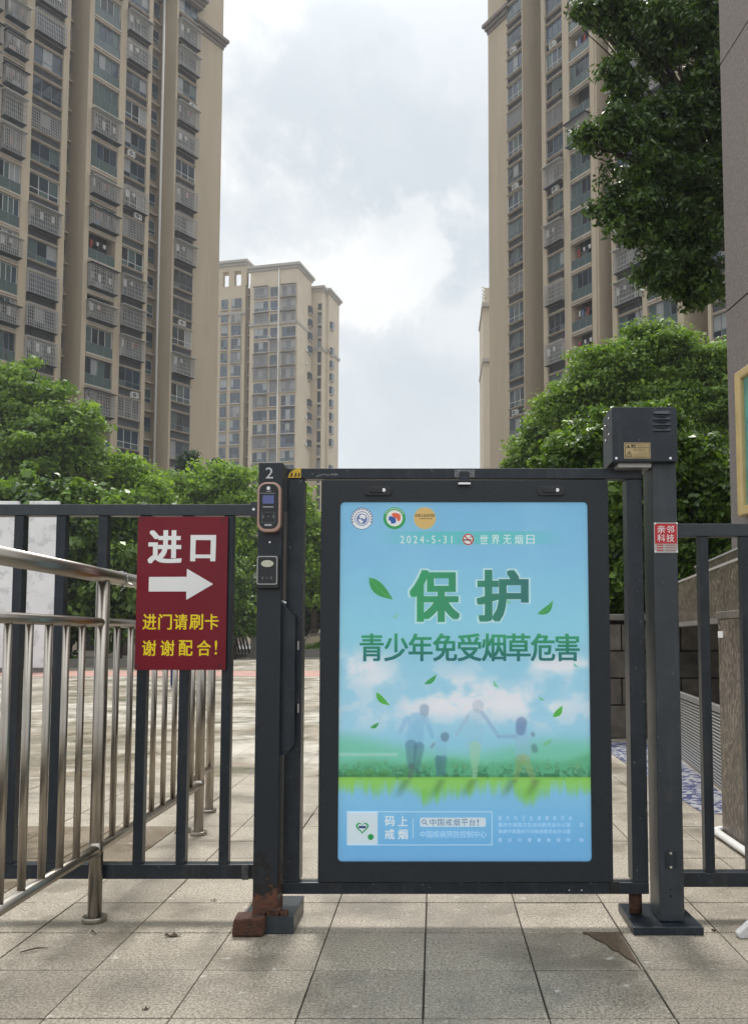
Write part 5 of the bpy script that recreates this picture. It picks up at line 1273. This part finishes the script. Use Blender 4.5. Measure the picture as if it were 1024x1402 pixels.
# person far across the plaza
def person():
    Y = 20.6; x0 = X(232, Y)
    me = bpy.data.meshes.new('person'); H = 1.66
    Vv = [(0, 0, .92, .13, .10), (0, 0, 1.12, .125, .09), (0, .01, 1.32, .15, .10), (0, 0, 1.42, .075, .07), (0, 0, 1.50, .055, .055), (0, -.01, 1.58, .085, .09), (0, 0, 1.645, .06, .065)]
    E = [(0, 1), (1, 2), (2, 3), (3, 4), (4, 5), (5, 6)]
    def chain(root, pts):
        k = root
        for p in pts: Vv.append(p); E.append((k, len(Vv) - 1)); k = len(Vv) - 1
    for s in (-1, 1):
        st_ = .14 * s
        chain(0, [(.09 * s, 0, .86, .085, .085), (.09 * s, -st_ * .5, .50, .058, .06), (.09 * s, st_ * .9, .10, .038, .042), (.09 * s, st_ * .9 - .03, .05, .04, .045), (.09 * s, st_ * .9 - .14, .035, .036, .028)])
        chain(2, [(.19 * s, 0, 1.35, .05, .05), (.23 * s, st_ * .4, 1.10, .038, .038), (.24 * s, -st_ * .7 - .03, .88, .026, .03), (.24 * s, -st_ * .7 - .05, .80, .028, .02)])
    me.from_pydata([v[:3] for v in Vv], E, []); o = bpy.data.objects.new('person_tmp', me); COL.objects.link(o)
    sk = o.modifiers.new('skin', 'SKIN'); ss_ = o.modifiers.new('sub', 'SUBSURF'); ss_.levels = 1
    if not me.skin_vertices: me.attributes  # layer is made with the modifier in some builds
    try:
        lay = me.skin_vertices[0].data
        for i, v in enumerate(Vv): lay[i].radius = (v[3], v[4])
        lay[0].use_root = True
    except Exception:
        import bmesh as _b; bm = _b.new(); bm.from_mesh(me); ly = bm.verts.layers.skin.verify(); bm.verts.ensure_lookup_table()
        for i, v in enumerate(Vv): bm.verts[i][ly].radius = (v[3], v[4]); bm.verts[i][ly].use_root = (i == 0)
        bm.to_mesh(me); bm.free()
    dg = bpy.context.evaluated_depsgraph_get(); dg.update(); m2 = bpy.data.meshes.new_from_object(o.evaluated_get(dg)); bpy.data.objects.remove(o)
    for m in (mat('navy_trousers', (.03, .05, .16), .8), mat('grey_shirt', (.25, .26, .28), .8), mat('skin', (.50, .33, .25), .5), mat('white_black_shoe', (.45, .45, .45), .6)): m2.materials.append(m)
    for p in m2.polygons:
        z = p.center.z; xx = abs(p.center.x); p.material_index = 3 if z < .085 else 0 if (z < .95 and xx < .19) else 1 if (z < 1.41 and (z > 1.12 or xx < .19)) else 2; p.use_smooth = True
    t = thing('person', 'person in navy trousers walking far across the plaza, legs seen below the red sign', 'person', (x0, Y, 0))
    b = bpy.data.objects.new('body', m2); COL.objects.link(b); b.parent = t
    hb = MB()
    for i in range(7):
        for j in range(12):
            f = lambda i_, j_: (.098 * math.sin(i_ * .26) * math.cos(j_ * math.pi / 6), .012 + .10 * math.sin(i_ * .26) * math.sin(j_ * math.pi / 6), 1.58 + .10 * math.cos(i_ * .26))
            if i == 6 and j > 6: continue
            hb.face([f(i, j), f(i + 1, j), f(i + 1, j + 1), f(i, j + 1)], smooth=True)
    h = hb.build('hair', blackp, t, off=(0, 0, 0))
    t.rotation_euler.z = R(200)
person()
haze()

# ================================================================== TREES
tree('hedge_tree', 'dense dark evergreen tree at the left edge behind the white boards', 'tree', (X(12, 39), 39.5), [(0, 775, 39, 62, 118), (20, 690, 39, 45, 32)], 340, 60, .30, leaf_shrub, .55, seed=1, group='evergreen trees in a row behind the left fence', fork=.12)
tree('hedge_tree', 'dense dark evergreen tree in the row between the second board and the steel handrail post', 'tree', (X(85, 38.6), 39.3), [(78, 770, 38.6, 55, 112), (95, 690, 38.6, 42, 30)], 340, 60, .30, leaf_shrub, .55, seed=2, group='evergreen trees in a row behind the left fence', fork=.12)
tree('hedge_tree', 'dense dark evergreen tree just left of the red entrance sign', 'tree', (X(160, 39), 39.3), [(152, 780, 39, 50, 112), (165, 700, 39, 36, 25), (205, 800, 39, 42, 90)], 340, 60, .30, leaf_shrub, .55, seed=3, group='evergreen trees in a row behind the left fence', fork=.12)
tree('broadleaf_tree', 'large bright green spreading tree rising at the left edge above the fence', 'tree', (X(30, 46), 46), [(-25, 560, 46, 70, 55), (25, 555, 46, 60, 52), (72, 572, 45, 52, 42), (105, 590, 45, 34, 42), (50, 620, 45, 80, 36), (0, 640, 46, 70, 35), (112, 630, 45, 32, 32), (22, 510, 46, 32, 12)], 420, 80, .25, leaf_mid, .85, seed=4, trunk_r=.42, squash=.36, barkm=bark_d)
tree('broadleaf_tree', 'bright green tree between the big left tree and the red sign', 'tree', (X(170, 50), 50), [(165, 648, 50, 42, 26), (140, 670, 50, 40, 25), (190, 665, 50, 30, 30), (200, 690, 50, 35, 25)], 190, 90, .25, leaf_light, .85, seed=5, trunk_r=.22, squash=.45)
tree('broadleaf_tree', 'bright green low tree just left of the lock post above the rail', 'tree', (X(290, 57), 57.6), [(250, 672, 57, 32, 22), (285, 662, 57, 40, 26), (322, 662, 57, 30, 26), (300, 700, 57, 50, 34), (330, 720, 57, 36, 50), (300, 760, 57, 45, 40)], 300, 90, .28, leaf_light, 1.0, seed=6, trunk_r=.25, squash=.42)
tree('broadleaf_tree', 'light green tree seen through the slot between the lock post and the poster', 'tree', (X(425, 58), 59), [(430, 730, 58, 42, 42), (400, 760, 58, 45, 50), (440, 790, 58, 50, 45), (395, 690, 58, 30, 30), (480, 780, 58, 40, 60)], 300, 90, .28, leaf_light, 1.0, seed=7, trunk_r=.25, squash=.42)
tree('grey_leaved_tree', 'small grey green tree with dark trunk right beside the red sign', 'tree', (X(316, 52), 52), [(318, 815, 52, 26, 55), (330, 850, 52, 26, 25), (310, 770, 52, 18, 25)], 170, 70, .22, leaf_shrub, .6, seed=8, trunk_r=.28, barkm=bark_d, fork=.2)
tree('shade_tree', 'dark tree low behind the plaza kerb beside the poster slot', 'tree', (X(400, 62), 62), [(345, 830, 63, 50, 36), (400, 832, 63, 50, 32), (450, 826, 63, 50, 36), (250, 820, 61, 60, 60), (500, 820, 61, 60, 60)], 330, 70, .30, leaf_dark, 1.0, seed=9, trunk_r=.3, barkm=bark_d, fork=.15)
tree('conifer', 'dark small conifer tip standing in front of the left tower foot', 'tree', (X(259, 66), 66), [(259, 634, 66, 13, 20), (259, 655, 66, 18, 22)], 90, 60, .2, leaf_conifer, .45, seed=10, trunk_r=.15, fork=.3)
tree('clipped_tree', 'little round clipped tree beside the conifer at the tower foot', 'tree', (X(296, 66), 66), [(295.5, 635, 66, 6, 8), (297, 655, 66, 8, 12)], 40, 60, .18, leaf_conifer, .3, seed=12, trunk_r=.08, fork=.3)
tree('shrub', 'low bushy green shrub in front of the low beige wall', 'shrub', (X(430, 57.2), 57.2), [(430, 890, 57.2, 16, 6), (444, 888, 57.2, 16, 7)], 60, 60, .14, leaf_mid, .35, seed=13, trunk_r=.04, fork=.05)
# right side
tree('feathery_tree', 'broad light green feathery tree above the motor box on the right', 'tree', (X(885, 24), 24.5), [(845, 500, 24, 60, 36), (905, 488, 24, 62, 34), (960, 505, 24, 44, 36), (805, 540, 24, 52, 34), (870, 540, 24, 66, 44), (940, 550, 24, 60, 50), (985, 565, 24, 30, 60), (770, 565, 24, 32, 24), (830, 580, 24, 50, 30), (910, 600, 24, 60, 30), (885, 458, 24, 42, 12), (1010, 520, 24, 30, 50)], 600, 150, .105, leaf_mid, .52, seed=20, trunk_r=.16, squash=.34, barkm=bark_d)
tree('feathery_tree', 'smaller dark green feathery tree left of the glossy shrubs at the right tower foot', 'tree', (X(735, 30), 30), [(756, 590, 30, 34, 24), (736, 618, 30, 30, 24), (772, 610, 30, 34, 32), (716, 646, 30, 24, 18)], 190, 110, .15, leaf_mid, .55, seed=21, trunk_r=.14, squash=.4)
tree('glossy_shrub', 'glossy evergreen shrub behind the top right corner of the poster', 'shrub', (X(775, 12.6), 12.8), [(764, 662, 12.6, 36, 38), (792, 632, 12.6, 42, 42), (810, 610, 12.8, 44, 42), (790, 700, 12.6, 70, 80), (820, 780, 12.6, 70, 70)], 380, 95, .085, leaf_shrub, .19, seed=22, trunk_r=.05, fork=.15, group='evergreen shrubs behind the stone block wall')
tree('glossy_shrub', 'glossy evergreen shrub directly behind the motor box and hinge post', 'shrub', (X(875, 12.2), 12.4), [(850, 600, 12.2, 44, 44), (895, 596, 12.2, 44, 40), (870, 680, 12.2, 70, 80), (880, 770, 12.2, 75, 75)], 400, 95, .085, leaf_shrub, .19, seed=23, trunk_r=.05, fork=.15, group='evergreen shrubs behind the stone block wall')
tree('glossy_shrub', 'glossy evergreen shrub between the hinge post and the roughcast building', 'shrub', (X(955, 12.0), 12.2), [(935, 630, 12.0, 42, 44), (975, 650, 12.0, 42, 50), (950, 700, 12.0, 60, 70), (1000, 720, 12.0, 50, 80), (960, 780, 12.0, 70, 60)], 400, 95, .085, leaf_shrub, .19, seed=24, trunk_r=.05, fork=.15, group='evergreen shrubs behind the stone block wall')
tree('overhanging_tree', 'big dark leafy tree hanging into the top right corner beside the roughcast building', 'tree', (X(1100, 12.4), 13.2), [(805, 12, 12.0, 26, 14), (808, 188, 11.9, 24, 14), (832, 92, 12.0, 24, 16), (832, 285, 12.0, 24, 26), (835, 14, 12.0, 46, 24), (880, 30, 12.0, 60, 40), (945, 30, 12.2, 60, 52), (905, 70, 12.0, 34, 24), (858, 118, 12.0, 26, 20), (838, 182, 11.8, 42, 24), (880, 175, 12.0, 50, 44), (935, 165, 12.2, 42, 52), (968, 110, 12.2, 34, 60), (872, 240, 12.0, 50, 44), (935, 255, 12.2, 56, 56), (880, 300, 12.0, 46, 38), (935, 335, 12.2, 58, 50), (905, 368, 12.0, 42, 30), (955, 390, 12.2, 36, 34), (1010, 200, 12.6, 50, 160)], 860, 88, .082, leaf_dark, .19, seed=30, trunk_r=.11, squash=.75, up=.3, flat=.42, barkm=bark_d, shell=.35, fork=.8)
for o in bpy.data.objects:
    if '_o' in o.keys(): del o['_o']
